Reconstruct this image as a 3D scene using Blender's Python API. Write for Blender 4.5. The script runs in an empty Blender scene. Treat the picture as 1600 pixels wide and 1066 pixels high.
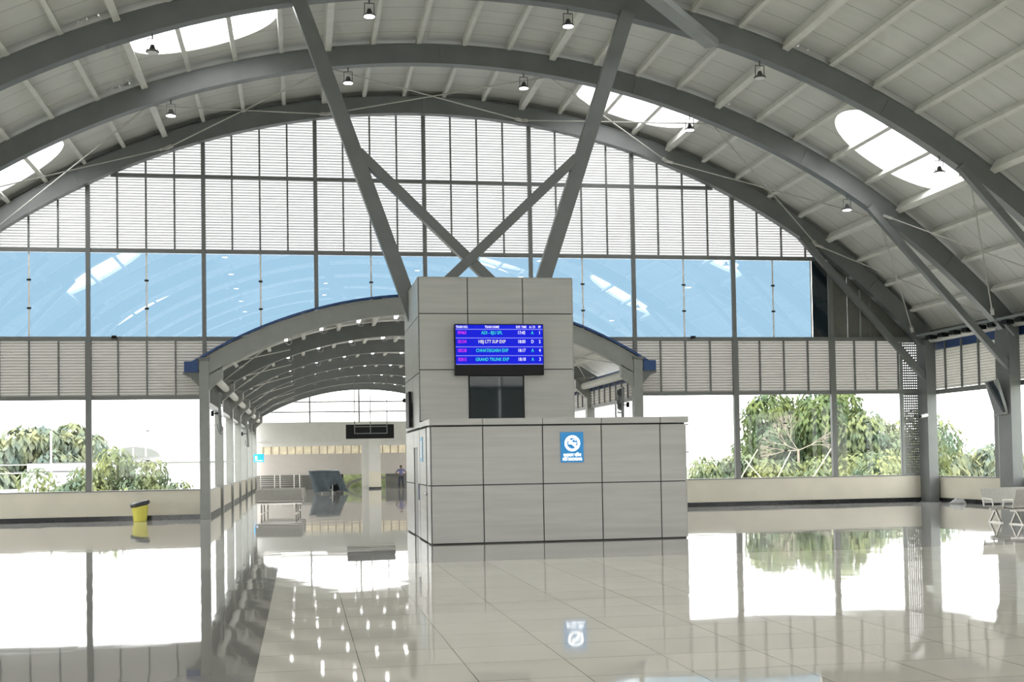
import bpy, bmesh, math, random
from mathutils import Vector, Matrix
R_ = random.Random(7)
sc = bpy.context.scene
COL = sc.collection
PI = math.pi

# ------------------------------------------------------------------ camera
cam_d = bpy.data.cameras.new('camera'); cam = bpy.data.objects.new('camera', cam_d); COL.objects.link(cam)
VP1 = (470.0, 725.0); VP2 = (11765.0, 533.0); PX, PY = 800.0, 656.0
F = math.sqrt(-((VP1[0]-PX)*(VP2[0]-PX) + (VP1[1]-PY)*(VP2[1]-PY)))
def _dir(v): return Vector((v[0]-PX, v[1]-PY, F)).normalized()
_Y = _dir(VP1); _X = _dir(VP2); _X = (_X - _Y*_X.dot(_Y)).normalized(); _Z = _X.cross(_Y)
if _Z.y > 0: _Z = -_Z
CH = 1.9
cam.matrix_world = Matrix((( _X.x, -_X.y, -_X.z, 0.0), (_Y.x, -_Y.y, -_Y.z, 0.0), (_Z.x, -_Z.y, -_Z.z, CH), (0, 0, 0, 1)))
cam_d.sensor_width = 36.0; cam_d.lens = F/1600*36; cam_d.shift_y = (PY-533)/1600
cam_d.clip_start = 0.1; cam_d.clip_end = 2000
sc.camera = cam

# ------------------------------------------------------------------ world, sun, exposure
w = bpy.data.worlds.new('overcast_sky'); sc.world = w; w.use_nodes = True
nt = w.node_tree; nt.nodes.clear()
out = nt.nodes.new('ShaderNodeOutputWorld'); bg = nt.nodes.new('ShaderNodeBackground')
tc = nt.nodes.new('ShaderNodeTexCoord'); sep = nt.nodes.new('ShaderNodeSeparateXYZ'); rp = nt.nodes.new('ShaderNodeValToRGB')
nt.links.new(tc.outputs['Generated'], sep.inputs[0]); nt.links.new(sep.outputs['Z'], rp.inputs[0])
rp.color_ramp.elements[0].position = 0.0; rp.color_ramp.elements[0].color = (1.0, 0.985, 0.97, 1)
rp.color_ramp.elements[1].position = 0.7; rp.color_ramp.elements[1].color = (0.95, 0.97, 1.0, 1)
nt.links.new(rp.outputs[0], bg.inputs[0]); bg.inputs[1].default_value = 5.2
nt.links.new(bg.outputs[0], out.inputs[0])
sd = bpy.data.lights.new('sun', 'SUN'); sd.energy = 3.0; sd.angle = math.radians(25); sd.color = (1.0, 0.97, 0.92)
sun = bpy.data.objects.new('sun', sd); COL.objects.link(sun); sun.rotation_euler = (math.radians(38), 0, math.radians(-35)); sun.location = (0, 0, 60)
sc.view_settings.view_transform = 'Standard'; sc.view_settings.look = 'None'
sc.view_settings.exposure = 0.33; sc.view_settings.gamma = 1.0
try: sc.view_settings.use_curve_mapping = False
except Exception: pass
cy = sc.cycles
cy.max_bounces = 12; cy.diffuse_bounces = 6; cy.glossy_bounces = 5; cy.transmission_bounces = 10; cy.transparent_max_bounces = 24
cy.sample_clamp_indirect = 12.0

# ------------------------------------------------------------------ materials
def srgb(r, g, b):
    f = lambda c: (c/255/12.92) if c/255 <= 0.04045 else ((c/255+0.055)/1.055)**2.4
    return (f(r), f(g), f(b), 1)
def mat(name, col, rough=0.5, metal=0.0, var=0.0, vscale=3.0, bump=0.0, bscale=40.0, spec=0.5, emit=None, es=1.0, stretch=None):
    m = bpy.data.materials.new(name); m.use_nodes = True; n = m.node_tree; b = n.nodes['Principled BSDF']
    b.inputs['Base Color'].default_value = col; b.inputs['Roughness'].default_value = rough; b.inputs['Metallic'].default_value = metal
    b.inputs['Specular IOR Level'].default_value = spec
    if var or bump:
        t = n.nodes.new('ShaderNodeTexCoord'); src = t.outputs['Object']
        if stretch:
            mp = n.nodes.new('ShaderNodeMapping'); mp.inputs['Scale'].default_value = stretch; n.links.new(src, mp.inputs[0]); src = mp.outputs[0]
    if var:
        ns = n.nodes.new('ShaderNodeTexNoise'); ns.inputs['Scale'].default_value = vscale; ns.inputs['Detail'].default_value = 5
        n.links.new(src, ns.inputs['Vector'])
        r = n.nodes.new('ShaderNodeValToRGB'); n.links.new(ns.outputs['Fac'], r.inputs[0])
        r.color_ramp.elements[0].position = 0.3; r.color_ramp.elements[1].position = 0.7
        r.color_ramp.elements[0].color = tuple(max(0, c*(1-var)) for c in col[:3])+(1,)
        r.color_ramp.elements[1].color = tuple(min(1, c*(1+var)) for c in col[:3])+(1,)
        n.links.new(r.outputs[0], b.inputs['Base Color'])
    if bump:
        ns = n.nodes.new('ShaderNodeTexNoise'); ns.inputs['Scale'].default_value = bscale; n.links.new(src, ns.inputs['Vector'])
        bp = n.nodes.new('ShaderNodeBump'); bp.inputs['Strength'].default_value = bump; bp.inputs['Distance'].default_value = 0.02
        n.links.new(ns.outputs['Fac'], bp.inputs['Height']); n.links.new(bp.outputs[0], b.inputs['Normal'])
    if emit:
        b.inputs['Emission Color'].default_value = emit; b.inputs['Emission Strength'].default_value = es
    return m
def glassmat(name, tint, refl=1.0):
    m = bpy.data.materials.new(name); m.use_nodes = True; n = m.node_tree; n.nodes.clear()
    o = n.nodes.new('ShaderNodeOutputMaterial'); tr = n.nodes.new('ShaderNodeBsdfTransparent'); gl = n.nodes.new('ShaderNodeBsdfGlossy'); mx = n.nodes.new('ShaderNodeMixShader')
    lw = n.nodes.new('ShaderNodeLayerWeight'); lw.inputs[0].default_value = 0.5
    k = n.nodes.new('ShaderNodeMath'); k.operation = 'POWER'; k.inputs[1].default_value = 5.0; n.links.new(lw.outputs['Facing'], k.inputs[0])
    k2 = n.nodes.new('ShaderNodeMath'); k2.operation = 'MULTIPLY_ADD'; k2.inputs[1].default_value = 0.96*refl; k2.inputs[2].default_value = 0.04*refl; k2.use_clamp = True; n.links.new(k.outputs[0], k2.inputs[0])
    tr.inputs[0].default_value = tint; gl.inputs['Roughness'].default_value = 0.0; gl.inputs[0].default_value = (1, 1, 1, 1)
    n.links.new(k2.outputs[0], mx.inputs[0]); n.links.new(tr.outputs[0], mx.inputs[1]); n.links.new(gl.outputs[0], mx.inputs[2]); n.links.new(mx.outputs[0], o.inputs[0])
    return m
def translucent(name, col, fac=0.6, stripes=None):
    m = bpy.data.materials.new(name); m.use_nodes = True; n = m.node_tree; n.nodes.clear()
    o = n.nodes.new('ShaderNodeOutputMaterial'); a = n.nodes.new('ShaderNodeBsdfDiffuse'); t = n.nodes.new('ShaderNodeBsdfTranslucent'); mx = n.nodes.new('ShaderNodeMixShader')
    a.inputs[0].default_value = col; t.inputs[0].default_value = col; mx.inputs[0].default_value = fac
    n.links.new(a.outputs[0], mx.inputs[1]); n.links.new(t.outputs[0], mx.inputs[2]); n.links.new(mx.outputs[0], o.inputs[0])
    return m
def math_node(n, op, a, b=None, clamp=False):
    k = n.nodes.new('ShaderNodeMath'); k.operation = op; k.use_clamp = clamp
    for i, v in enumerate((a, b)):
        if v is None: continue
        if isinstance(v, (int, float)): k.inputs[i].default_value = v
        else: n.links.new(v, k.inputs[i])
    return k.outputs[0]

steel = mat('painted_steel_grey', (0.15, 0.158, 0.157, 1), 0.36, var=0.08, vscale=1.5)
steel_l = mat('painted_steel_light', (0.26, 0.275, 0.27, 1), 0.45, var=0.06, vscale=1.5)
purlin_m = mat('purlin_paint', (0.70, 0.69, 0.65, 1), 0.5, var=0.06)
rod_m = mat('rod_paint', (0.46, 0.45, 0.42, 1), 0.45)
cor_m = mat('corridor_steel', (0.27, 0.275, 0.26, 1), 0.4, var=0.06)
mull_m = mat('mullion_paint', (0.17, 0.175, 0.17, 1), 0.4)
cream = mat('cream_wall', (0.62, 0.58, 0.48, 1), 0.35, var=0.05, vscale=1.0)
black_tile = mat('black_granite', (0.015, 0.016, 0.018, 1), 0.15, var=0.2, vscale=20)
white_wall = mat('white_plaster', (0.62, 0.61, 0.58, 1), 0.6, var=0.03)
greige = mat('greige_wall', (0.50, 0.46, 0.42, 1), 0.6, var=0.03)
navy = mat('blue_sheet', (0.02, 0.06, 0.19, 1), 0.4)
clad_brown = mat('brown_cladding', (0.13, 0.13, 0.115, 1), 0.6, var=0.08)  # brownish finish of the solid panels, reused for counters and skirting
clad_gap = mat('cladding_joint', (0.02, 0.02, 0.02, 1), 0.8)
panel_m = mat('kiosk_panel', (0.435, 0.43, 0.41, 1), 0.33, var=0.07, vscale=1.2, stretch=(0.5, 0.5, 7.0))
black_pl = mat('black_plastic', (0.010, 0.011, 0.012, 1), 0.45, spec=0.2)
dark_glass = mat('dark_window_glass', (0.008, 0.018, 0.026, 1), 0.03, spec=0.8)
stainless = mat('stainless_steel', (0.55, 0.53, 0.50, 1), 0.3, 0.9, var=0.05)
perf = mat('perforated_steel', (0.50, 0.49, 0.45, 1), 0.4, 0.4, var=0.15, vscale=30)
chrome = mat('chrome', (0.7, 0.7, 0.7, 1), 0.15, 1.0)
white_pl = mat('white_plastic', (0.75, 0.75, 0.73, 1), 0.4)
yellow = mat('yellow_plastic', (0.66, 0.61, 0.10, 1), 0.45)
darkbag = mat('black_bin_bag', (0.03, 0.035, 0.035, 1), 0.35, bump=0.5, bscale=12)
tarp_m = mat('dark_grey_tarp', (0.05, 0.068, 0.08, 1), 0.45, var=0.25, vscale=4, bump=0.4, bscale=5)
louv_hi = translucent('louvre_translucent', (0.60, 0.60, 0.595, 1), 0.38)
louv_lo = translucent('louvre_dim_backlight', (0.50, 0.485, 0.455, 1), 0.17)  # weaker backlight of these louvres put into a greyer, less translucent sheet
louv_edge = translucent('louvre_edge', (0.42, 0.415, 0.40, 1), 0.25)
sky_pan = translucent('skylight_panel', (0.93, 0.93, 0.93, 1), 0.85)
clear = glassmat('clear_glass', (0.95, 0.96, 0.95, 1), 0.3)
blueg = glassmat('blue_film_glass', (0.068, 0.113, 0.151, 1), 4.0)
led = mat('lamp_lens', (0.9, 0.9, 0.9, 1), 0.4, emit=(1, 1, 0.97, 1), es=9.0)
led_off = mat('lamp_lens_off', (0.75, 0.75, 0.75, 1), 0.4)
lamp_m = mat('lamp_housing', (0.10, 0.10, 0.10, 1), 0.4, 0.3)
batt = mat('batten_tube', (0.9, 0.9, 0.9, 1), 0.4, emit=(1, 1, 1, 1), es=6.0)
skin = mat('skin', (0.16, 0.085, 0.05, 1), 0.5); hair = mat('hair', (0.012, 0.01, 0.01, 1), 0.6)
shirt = mat('blue_shirt', (0.13, 0.13, 0.25, 1), 0.8); trous = mat('dark_trousers', (0.03, 0.035, 0.05, 1), 0.8)
bld_w = mat('white_sheet_building', (0.83, 0.83, 0.83, 1), 0.6, var=0.03, vscale=0.3)
bark = mat('bark', (0.28, 0.24, 0.19, 1), 0.8, var=0.2)
ground_m = mat('ground', (0.22, 0.26, 0.17, 1), 0.9, var=0.3, vscale=0.05)
lime = mat('pale_yellow_tube', (0.75, 0.75, 0.5, 1), 0.4)
conc = mat('grey_concrete', (0.4, 0.4, 0.38, 1), 0.8, var=0.1)

def leafmat(name, col):
    m = bpy.data.materials.new(name); m.use_nodes = True; n = m.node_tree; n.nodes.clear()
    o = n.nodes.new('ShaderNodeOutputMaterial'); a = n.nodes.new('ShaderNodeBsdfDiffuse'); t = n.nodes.new('ShaderNodeBsdfTranslucent'); mx = n.nodes.new('ShaderNodeMixShader')
    tc = n.nodes.new('ShaderNodeTexCoord'); ns = n.nodes.new('ShaderNodeTexNoise'); ns.inputs['Scale'].default_value = 0.55; ns.inputs['Detail'].default_value = 4
    n.links.new(tc.outputs['Object'], ns.inputs['Vector']); r = n.nodes.new('ShaderNodeValToRGB'); n.links.new(ns.outputs['Fac'], r.inputs[0])
    r.color_ramp.elements[0].position = 0.35; r.color_ramp.elements[1].position = 0.65
    r.color_ramp.elements[0].color = (col[0]*0.65, col[1]*0.75, col[2]*0.95, 1); r.color_ramp.elements[1].color = (col[0]*1.35, col[1]*1.2, col[2]*0.9, 1)
    n.links.new(r.outputs[0], a.inputs[0]); n.links.new(r.outputs[0], t.inputs[0]); mx.inputs[0].default_value = 0.3
    n.links.new(a.outputs[0], mx.inputs[1]); n.links.new(t.outputs[0], mx.inputs[2]); n.links.new(mx.outputs[0], o.inputs[0])
    return m
leaf_far = leafmat('leaves_far', (0.19, 0.22, 0.16)); leaf_near = leafmat('leaves_near', (0.165, 0.20, 0.115)); leaf_mid = leafmat('leaves_mid', (0.115, 0.155, 0.075))  # glare haze over the trees put into paler leaf colours

# floor: glossy tiles, beige in front, grey granite on the left strip and further back
TS = 0.96; TX0 = -0.43; TY0 = 22.95
def floor_material():
    m = bpy.data.materials.new('polished_floor_tiles'); m.use_nodes = True; n = m.node_tree; b = n.nodes['Principled BSDF']
    tc = n.nodes.new('ShaderNodeTexCoord'); sp = n.nodes.new('ShaderNodeSeparateXYZ'); n.links.new(tc.outputs['Object'], sp.inputs[0])
    x, y = sp.outputs['X'], sp.outputs['Y']
    def joint(c, o):
        u = math_node(n, 'DIVIDE', math_node(n, 'SUBTRACT', c, o), TS)
        fr = math_node(n, 'FRACT', math_node(n, 'ADD', u, 100.0)); d = math_node(n, 'ABSOLUTE', math_node(n, 'SUBTRACT', fr, 0.5))
        return math_node(n, 'GREATER_THAN', d, 0.4962), math_node(n, 'FLOOR', math_node(n, 'ADD', u, 100.0))
    jx, ix = joint(x, TX0); jy, iy = joint(y, TY0)
    j = math_node(n, 'MAXIMUM', jx, jy)
    left = math_node(n, 'LESS_THAN', x, TX0); far = math_node(n, 'GREATER_THAN', y, TY0)
    cmb = n.nodes.new('ShaderNodeCombineXYZ'); n.links.new(ix, cmb.inputs[0]); n.links.new(iy, cmb.inputs[1])
    wn = n.nodes.new('ShaderNodeTexWhiteNoise'); n.links.new(cmb.outputs[0], wn.inputs['Vector'])
    ns = n.nodes.new('ShaderNodeTexNoise'); ns.inputs['Scale'].default_value = 1.3; ns.inputs['Detail'].default_value = 8; n.links.new(tc.outputs['Object'], ns.inputs['Vector'])
    def mix(f, a, bb, cols=True):
        k = n.nodes.new('ShaderNodeMix'); k.data_type = 'RGBA'
        if isinstance(f, (int, float)): k.inputs[0].default_value = f
        else: n.links.new(f, k.inputs[0])
        for i, v in ((6, a), (7, bb)):
            if isinstance(v, tuple): k.inputs[i].default_value = v
            else: n.links.new(v, k.inputs[i])
        return k.outputs[2]
    beige = mix(ns.outputs['Fac'], (0.76, 0.72, 0.63, 1), (0.84, 0.80, 0.71, 1))
    grey = mix(ns.outputs['Fac'], (0.42, 0.405, 0.38, 1), (0.52, 0.505, 0.475, 1))
    darkg = mix(ns.outputs['Fac'], (0.22, 0.21, 0.195, 1), (0.28, 0.27, 0.25, 1))
    c = mix(far, beige, grey); c = mix(left, c, mix(far, darkg, grey))
    tv = math_node(n, 'MULTIPLY', wn.outputs['Value'], 0.10)
    c = mix(tv, c, (0.3, 0.29, 0.27, 1)); c = mix(j, c, (0.16, 0.15, 0.13, 1))
    n.links.new(c, b.inputs['Base Color'])
    b.inputs['Roughness'].default_value = 0.035; b.inputs['IOR'].default_value = 1.55
    # every tile lies at its own tiny tilt, as laid tiles do
    h1 = n.nodes.new('ShaderNodeTexNoise'); h1.inputs['Scale'].default_value = 0.9; h1.inputs['Detail'].default_value = 1; n.links.new(tc.outputs['Object'], h1.inputs['Vector'])
    nn = n.nodes.new('ShaderNodeCombineXYZ')
    sw = n.nodes.new('ShaderNodeSeparateColor'); n.links.new(wn.outputs['Color'], sw.inputs[0])
    n.links.new(math_node(n, 'MULTIPLY', math_node(n, 'SUBTRACT', sw.outputs[0], 0.5), 0.003), nn.inputs[0])
    n.links.new(math_node(n, 'MULTIPLY', math_node(n, 'SUBTRACT', sw.outputs[1], 0.5), 0.003), nn.inputs[1])
    bp = n.nodes.new('ShaderNodeBump'); bp.inputs['Strength'].default_value = 0.10; bp.inputs['Distance'].default_value = 0.02; n.links.new(h1.outputs['Fac'], bp.inputs['Height'])
    va = n.nodes.new('ShaderNodeVectorMath'); va.operation = 'ADD'; n.links.new(bp.outputs[0], va.inputs[0]); n.links.new(nn.outputs[0], va.inputs[1])
    vn = n.nodes.new('ShaderNodeVectorMath'); vn.operation = 'NORMALIZE'; n.links.new(va.outputs[0], vn.inputs[0]); n.links.new(vn.outputs[0], b.inputs['Normal'])
    return m
floor_m = floor_material()
def roof_material():
    m = bpy.data.materials.new('roof_sheet'); m.use_nodes = True; n = m.node_tree; b = n.nodes['Principled BSDF']; b.inputs['Roughness'].default_value = 0.55
    tc = n.nodes.new('ShaderNodeTexCoord'); sp = n.nodes.new('ShaderNodeSeparateXYZ'); n.links.new(tc.outputs['Object'], sp.inputs[0])
    fr = math_node(n, 'FRACT', math_node(n, 'DIVIDE', math_node(n, 'ADD', sp.outputs['Y'], 100.0), 1.05)); d = math_node(n, 'LESS_THAN', math_node(n, 'ABSOLUTE', math_node(n, 'SUBTRACT', fr, 0.5)), 0.012)
    ns = n.nodes.new('ShaderNodeTexNoise'); ns.inputs['Scale'].default_value = 1.0; ns.inputs['Detail'].default_value = 8
    mp = n.nodes.new('ShaderNodeMapping'); mp.inputs['Scale'].default_value = (0.6, 3.0, 0.6); n.links.new(tc.outputs['Object'], mp.inputs[0]); n.links.new(mp.outputs[0], ns.inputs['Vector'])
    r = n.nodes.new('ShaderNodeValToRGB'); n.links.new(ns.outputs['Fac'], r.inputs[0]); r.color_ramp.elements[0].color = (0.58, 0.575, 0.545, 1); r.color_ramp.elements[1].color = (0.70, 0.695, 0.665, 1)
    k = n.nodes.new('ShaderNodeMix'); k.data_type = 'RGBA'; n.links.new(d, k.inputs[0]); n.links.new(r.outputs[0], k.inputs[6]); k.inputs[7].default_value = (0.3, 0.3, 0.27, 1)
    n.links.new(k.outputs[2], b.inputs['Base Color']); return m
roof_m = roof_material()

# ------------------------------------------------------------------ builders
class MB:
    def __init__(s): s.bm = bmesh.new()
    def quad(s, *p):
        return s.bm.faces.new([s.bm.verts.new(Vector(q)) for q in p])
    def box(s, x0, x1, y0, y1, z0, z1):
        v = [s.bm.verts.new((x, y, z)) for x in (x0, x1) for y in (y0, y1) for z in (z0, z1)]
        for f in ((0, 1, 3, 2), (4, 6, 7, 5), (0, 4, 5, 1), (2, 3, 7, 6), (0, 2, 6, 4), (1, 5, 7, 3)): s.bm.faces.new([v[i] for i in f])
        return s
    def beam(s, a, b, wd, h, up=(0, 0, 1)):
        a = Vector(a); b = Vector(b); d = (b-a).normalized(); up = Vector(up)
        if abs(d.dot(up)) > 0.99: up = Vector((0, 1, 0))
        sx = d.cross(up).normalized(); sz = sx.cross(d).normalized()
        v = []
        for p in (a, b):
            for i, j in ((-1, -1), (1, -1), (1, 1), (-1, 1)): v.append(s.bm.verts.new(p+sx*i*wd/2+sz*j*h/2))
        for i in range(4): s.bm.faces.new((v[i], v[(i+1) % 4], v[4+(i+1) % 4], v[4+i]))
        s.bm.faces.new(v[3::-1]); s.bm.faces.new(v[4:]); return s
    def tube(s, a, b, r, r2=None, n=10):
        a = Vector(a); b = Vector(b); d = (b-a).normalized(); up = Vector((0, 0, 1)) if abs(d.z) < 0.95 else Vector((1, 0, 0))
        x = d.cross(up).normalized(); y = x.cross(d); r2 = r if r2 is None else r2
        A = [s.bm.verts.new(a+(x*math.cos(t)+y*math.sin(t))*r) for t in [2*PI*i/n for i in range(n)]]
        B = [s.bm.verts.new(b+(x*math.cos(t)+y*math.sin(t))*r2) for t in [2*PI*i/n for i in range(n)]]
        for i in range(n): s.bm.faces.new((A[i], A[(i+1) % n], B[(i+1) % n], B[i]))
        s.bm.faces.new(A[::-1]); s.bm.faces.new(B); return s
    def lathe(s, c, prof, n=20, axis='Z'):
        c = Vector(c); rings = []
        for r, z in prof:
            rings.append([s.bm.verts.new(c+Vector((r*math.cos(2*PI*i/n), r*math.sin(2*PI*i/n), z))) for i in range(n)])
        for k in range(len(rings)-1):
            for i in range(n): s.bm.faces.new((rings[k][i], rings[k][(i+1) % n], rings[k+1][(i+1) % n], rings[k+1][i]))
        s.bm.faces.new(rings[0][::-1]); s.bm.faces.new(rings[-1]); return s
    def ball(s, c, r, sx=1, sy=1, sz=1, seg=12):
        m = Matrix.Translation(Vector(c)) @ Matrix.Diagonal((r*sx, r*sy, r*sz, 1))
        bmesh.ops.create_uvsphere(s.bm, u_segments=seg, v_segments=max(6, seg//2), radius=1, matrix=m); return s
    def build(s, name, m, parent=None, smooth=False, bevel=0):
        me = bpy.data.meshes.new(name); bmesh.ops.recalc_face_normals(s.bm, faces=s.bm.faces[:]); s.bm.to_mesh(me); s.bm.free()
        me.materials.append(m)
        if smooth:
            for p in me.polygons: p.use_smooth = True
        o = bpy.data.objects.new(name, me); COL.objects.link(o)
        if parent: o.parent = parent; o.matrix_parent_inverse = Matrix.Translation(-parent.location)
        if bevel:
            md = o.modifiers.new('bevel', 'BEVEL'); md.width = bevel; md.segments = 2; md.limit_method = 'ANGLE'
        return o
def tag(o, label, cat, group=None, kind=None):
    o['label'] = label; o['category'] = cat
    if group: o['group'] = group
    if kind: o['kind'] = kind
    return o
def thing(name, loc, label=None, cat=None, group=None):
    o = bpy.data.objects.new(name, None); COL.objects.link(o); o.location = loc; o.empty_display_size = 0.2
    if label: tag(o, label, cat, group)
    return o
def struct(o, label=None):
    o['kind'] = 'structure'
    if label: o['label'] = label
    return o
def sthing(name, loc=(0, 0, 0), label=None): return struct(thing(name, loc), label)
def copy_tree(o, parent=None, offset=None):
    c = o.copy(); COL.objects.link(c)
    if parent: c.parent = parent
    for ch in list(o.children): copy_tree(ch, c)
    return c
ORD = ['first', 'second', 'third', 'fourth', 'fifth', 'sixth', 'seventh', 'eighth', 'ninth', 'tenth', 'eleventh', 'twelfth']

# ------------------------------------------------------------------ plan
X0 = 4.6                       # hall axis
CX, CZ = 4.61, -11.62          # centre of the roof circle
RB, RT, RS = 26.3, 26.93, 27.15
AY = [44.35, 38.7, 32.9, 24.3, 18.5, 12.7, 6.9, 1.1, -4.7, -10.5, -15.6]
XL, XR = -15.4, 24.6
YW = 44.7; YB = -16.0
BAY = 3.97
def rz(theta, r): t = math.radians(theta); return (CX+r*math.sin(t), CZ+r*math.cos(t))
def arch_z(x, r): return CZ+math.sqrt(max(0, r*r-(x-CX)**2))
posts = [X0+BAY*k for k in range(-5, 6)]     # main posts of the end wall
CL, CR = X0-2*BAY, X0+2*BAY                  # corridor column lines

# floor
fl = MB().box(XL-0.3, XR+0.3, YB-0.3, 95, -0.3, 0).build('floor', floor_m); struct(fl, 'polished beige and grey tiled concourse floor')

# roof sheet with elliptic openings for the skylights
def sheet_grid(mb, t0, t1, y0, y1, nt, ny, rad=RS):
    g = [[mb.bm.verts.new((rz(t0+(t1-t0)*i/nt, rad)[0], y0+(y1-y0)*j/ny, rz(t0+(t1-t0)*i/nt, rad)[1])) for j in range(ny+1)] for i in range(nt+1)]
    for i in range(nt):
        for j in range(ny): mb.bm.faces.new((g[i][j], g[i+1][j], g[i+1][j+1], g[i][j+1]))
def ell_ring(mb, tc_, yc, ht, hy, t0, t1, y0, y1, n=64, rings=8):
    pts = []
    angs = sorted([2*PI*i/n for i in range(n)] + [math.atan2(yy-yc, tt-tc_) % (2*PI) for tt in (t0, t1) for yy in (y0, y1)])
    for a in angs:
        ex, ey = tc_+ht*math.cos(a), yc+hy*math.sin(a)
        dx, dy = math.cos(a)*ht, math.sin(a)*hy
        dx, dy = (math.cos(a), math.sin(a))
        s1 = ((t1 if dx > 0 else t0)-tc_)/dx if abs(dx) > 1e-6 else 1e9
        s2 = ((y1 if dy > 0 else y0)-yc)/dy if abs(dy) > 1e-6 else 1e9
        sm = min(s1, s2); ox, oy = tc_+dx*sm, yc+dy*sm
        # point of the ellipse along the same ray
        se = 1/math.sqrt((dx/ht)**2+(dy/hy)**2); ex, ey = tc_+dx*se, yc+dy*se
        pts.append([(ex+(ox-ex)*k/rings, ey+(oy-ey)*k/rings) for k in range(rings+1)])
    vs = [[mb.bm.verts.new((rz(p[0], RS)[0], p[1], rz(p[0], RS)[1])) for p in row] for row in pts]
    for i in range(len(vs)):
        a, b = vs[i], vs[(i+1) % len(vs)]
        for k in range(rings): mb.bm.faces.new((a[k], b[k], b[k+1], a[k+1]))
ceil = sthing('ceiling', (CX, 20, 15.5), 'vaulted sheet metal roof of the concourse')
mb = MB(); TMX = 48.0
sky = []
ys = [YW+0.25]+AY[1:]+[YB]
for bi in range(len(ys)-1):
    y1, y0 = ys[bi]+(0.08 if bi else 0), ys[bi+1]-0.08
    yc, cs = {0: (41.6, (-31.3, 15.5)), 1: (35.6, (-15.5, 31.3)), 2: (27.2, (-31.3, 15.5)), 3: (20.4, (-15.5, 31.3)), 4: (14.55, (15.5,)),
              5: (10.8, (-31.3, 15.5)), 6: (3.1, (-15.5, 31.3))}.get(bi, (0, ()))
    t = -TMX
    for c in cs:
        sheet_grid(mb, t, c-5.4, y0, y1, max(2, int((c-5.4-t)/0.5)), 1)
        ell_ring(mb, c, yc, 4.65, 1.8, c-5.4, c+5.4, y0, y1); t = c+5.4; sky.append((bi, c, yc))
    sheet_grid(mb, t, TMX, y0, y1, max(2, int((TMX-t)/0.5)), 1)
mb.build('roof_sheet', roof_m, ceil, smooth=True)
# purlins, one mesh each
PT = [s*(1.57+3.09*k) for k in range(15) for s in (-1, 1)]
npur = 0
rest = MB()
for bi in range(len(AY)-1):
    y1, y0 = AY[bi]-0.18, AY[bi+1]+0.18
    for t in sorted(PT):
        big = min(abs(abs(t)-q) for q in (7.75, 20.11, 35.56)) < 0.5
        r0 = RB+0.48 if big else RT-0.02
        wd = 0.20 if big else 0.13
        p = MB() if (bi < 4 and npur < 100 and (bi < 3 or abs(t) > 8)) else None
        tgt = p or rest
        x, z = rz(t, (r0+RS-0.005)/2)
        tgt.beam((x, y1, z), (x, y0, z), wd, RS-0.01-r0, up=(math.sin(math.radians(t)), 0, math.cos(math.radians(t))))
        if p: p.build('roof_purlin', purlin_m, ceil); npur += 1
r = rest.build('roof_purlin', purlin_m, ceil); r['kind'] = 'stuff'
# skylights
for k, (bi, c, yc) in enumerate(sky):
    side = 'right' if c > 0 else 'left'; lvl = 'low' if abs(c) > 20 else 'high'
    where = 'just inside the end wall arch' if bi == 0 else f'past the {ORD[bi]} arch'
    x, z = rz(c, RS)
    s = thing('skylight', (x, yc, z), f'white oval skylight {lvl} on the {side} slope, {where}', 'skylight', 'oval roof skylights')
    n = 56
    m1 = MB(); rings = []
    for q in range(6):
        f = 1.0-q/6; rings.append([m1.bm.verts.new((rz(c+4.7*f*math.cos(2*PI*i/n), RS+0.12)[0], yc+1.84*f*math.sin(2*PI*i/n), rz(c+4.7*f*math.cos(2*PI*i/n), RS+0.12)[1])) for i in range(n)])
    for a, b in zip(rings, rings[1:]):
        for i in range(n): m1.bm.faces.new((a[i], a[(i+1) % n], b[(i+1) % n], b[i]))
    m1.bm.faces.new(rings[-1]); m1.build('skylight_panel', sky_pan, s)
    m2 = MB(); rr = []
    for (f, ra) in ((1.0, RS-0.03), (1.0, RS+0.13), (0.985, RS+0.13), (0.985, RS-0.03)):
        rr.append([m2.bm.verts.new((rz(c+4.65*f*math.cos(2*PI*i/n), ra)[0], yc+1.8*f*math.sin(2*PI*i/n), rz(c+4.65*f*math.cos(2*PI*i/n), ra)[1])) for i in range(n)])
    for q in range(4):
        for i in range(n): m2.bm.faces.new((rr[q][i], rr[q][(i+1) % n], rr[(q+1) % 4][(i+1) % n], rr[(q+1) % 4][i]))
    m2.build('curb', purlin_m, s)

# steel arches
def sweep_arch(mb, cx, cz, rb, rt, y, wd, t0, t1, n=64):
    prof = [(rb, -wd/2), (rb, wd/2), (rb+0.035, wd/2), (rb+0.035, wd/2-0.05), (rt-0.035, wd/2-0.05), (rt-0.035, wd/2), (rt, wd/2), (rt, -wd/2), (rt-0.035, -wd/2), (rt-0.035, -wd/2+0.02), (rb+0.035, -wd/2+0.02), (rb+0.035, -wd/2)]
    prev = None
    for i in range(n+1):
        t = math.radians(t0+(t1-t0)*i/n)
        ring = [mb.bm.verts.new((cx+r*math.sin(t), y+dy, cz+r*math.cos(t))) for r, dy in prof]
        if prev:
            for k in range(len(prof)): mb.bm.faces.new((prev[k], prev[(k+1) % len(prof)], ring[(k+1) % len(prof)], ring[k]))
        else: mb.bm.faces.new(ring[::-1])
        prev = ring
    mb.bm.faces.new(prev)
desc = ['against the end wall, its lower edge framing the louvres', 'next nearer than the end wall arch, white lamps under it', 'carrying the tops of the inclined struts above the kiosk', 'fourth from the end wall, just above the picture']
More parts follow.
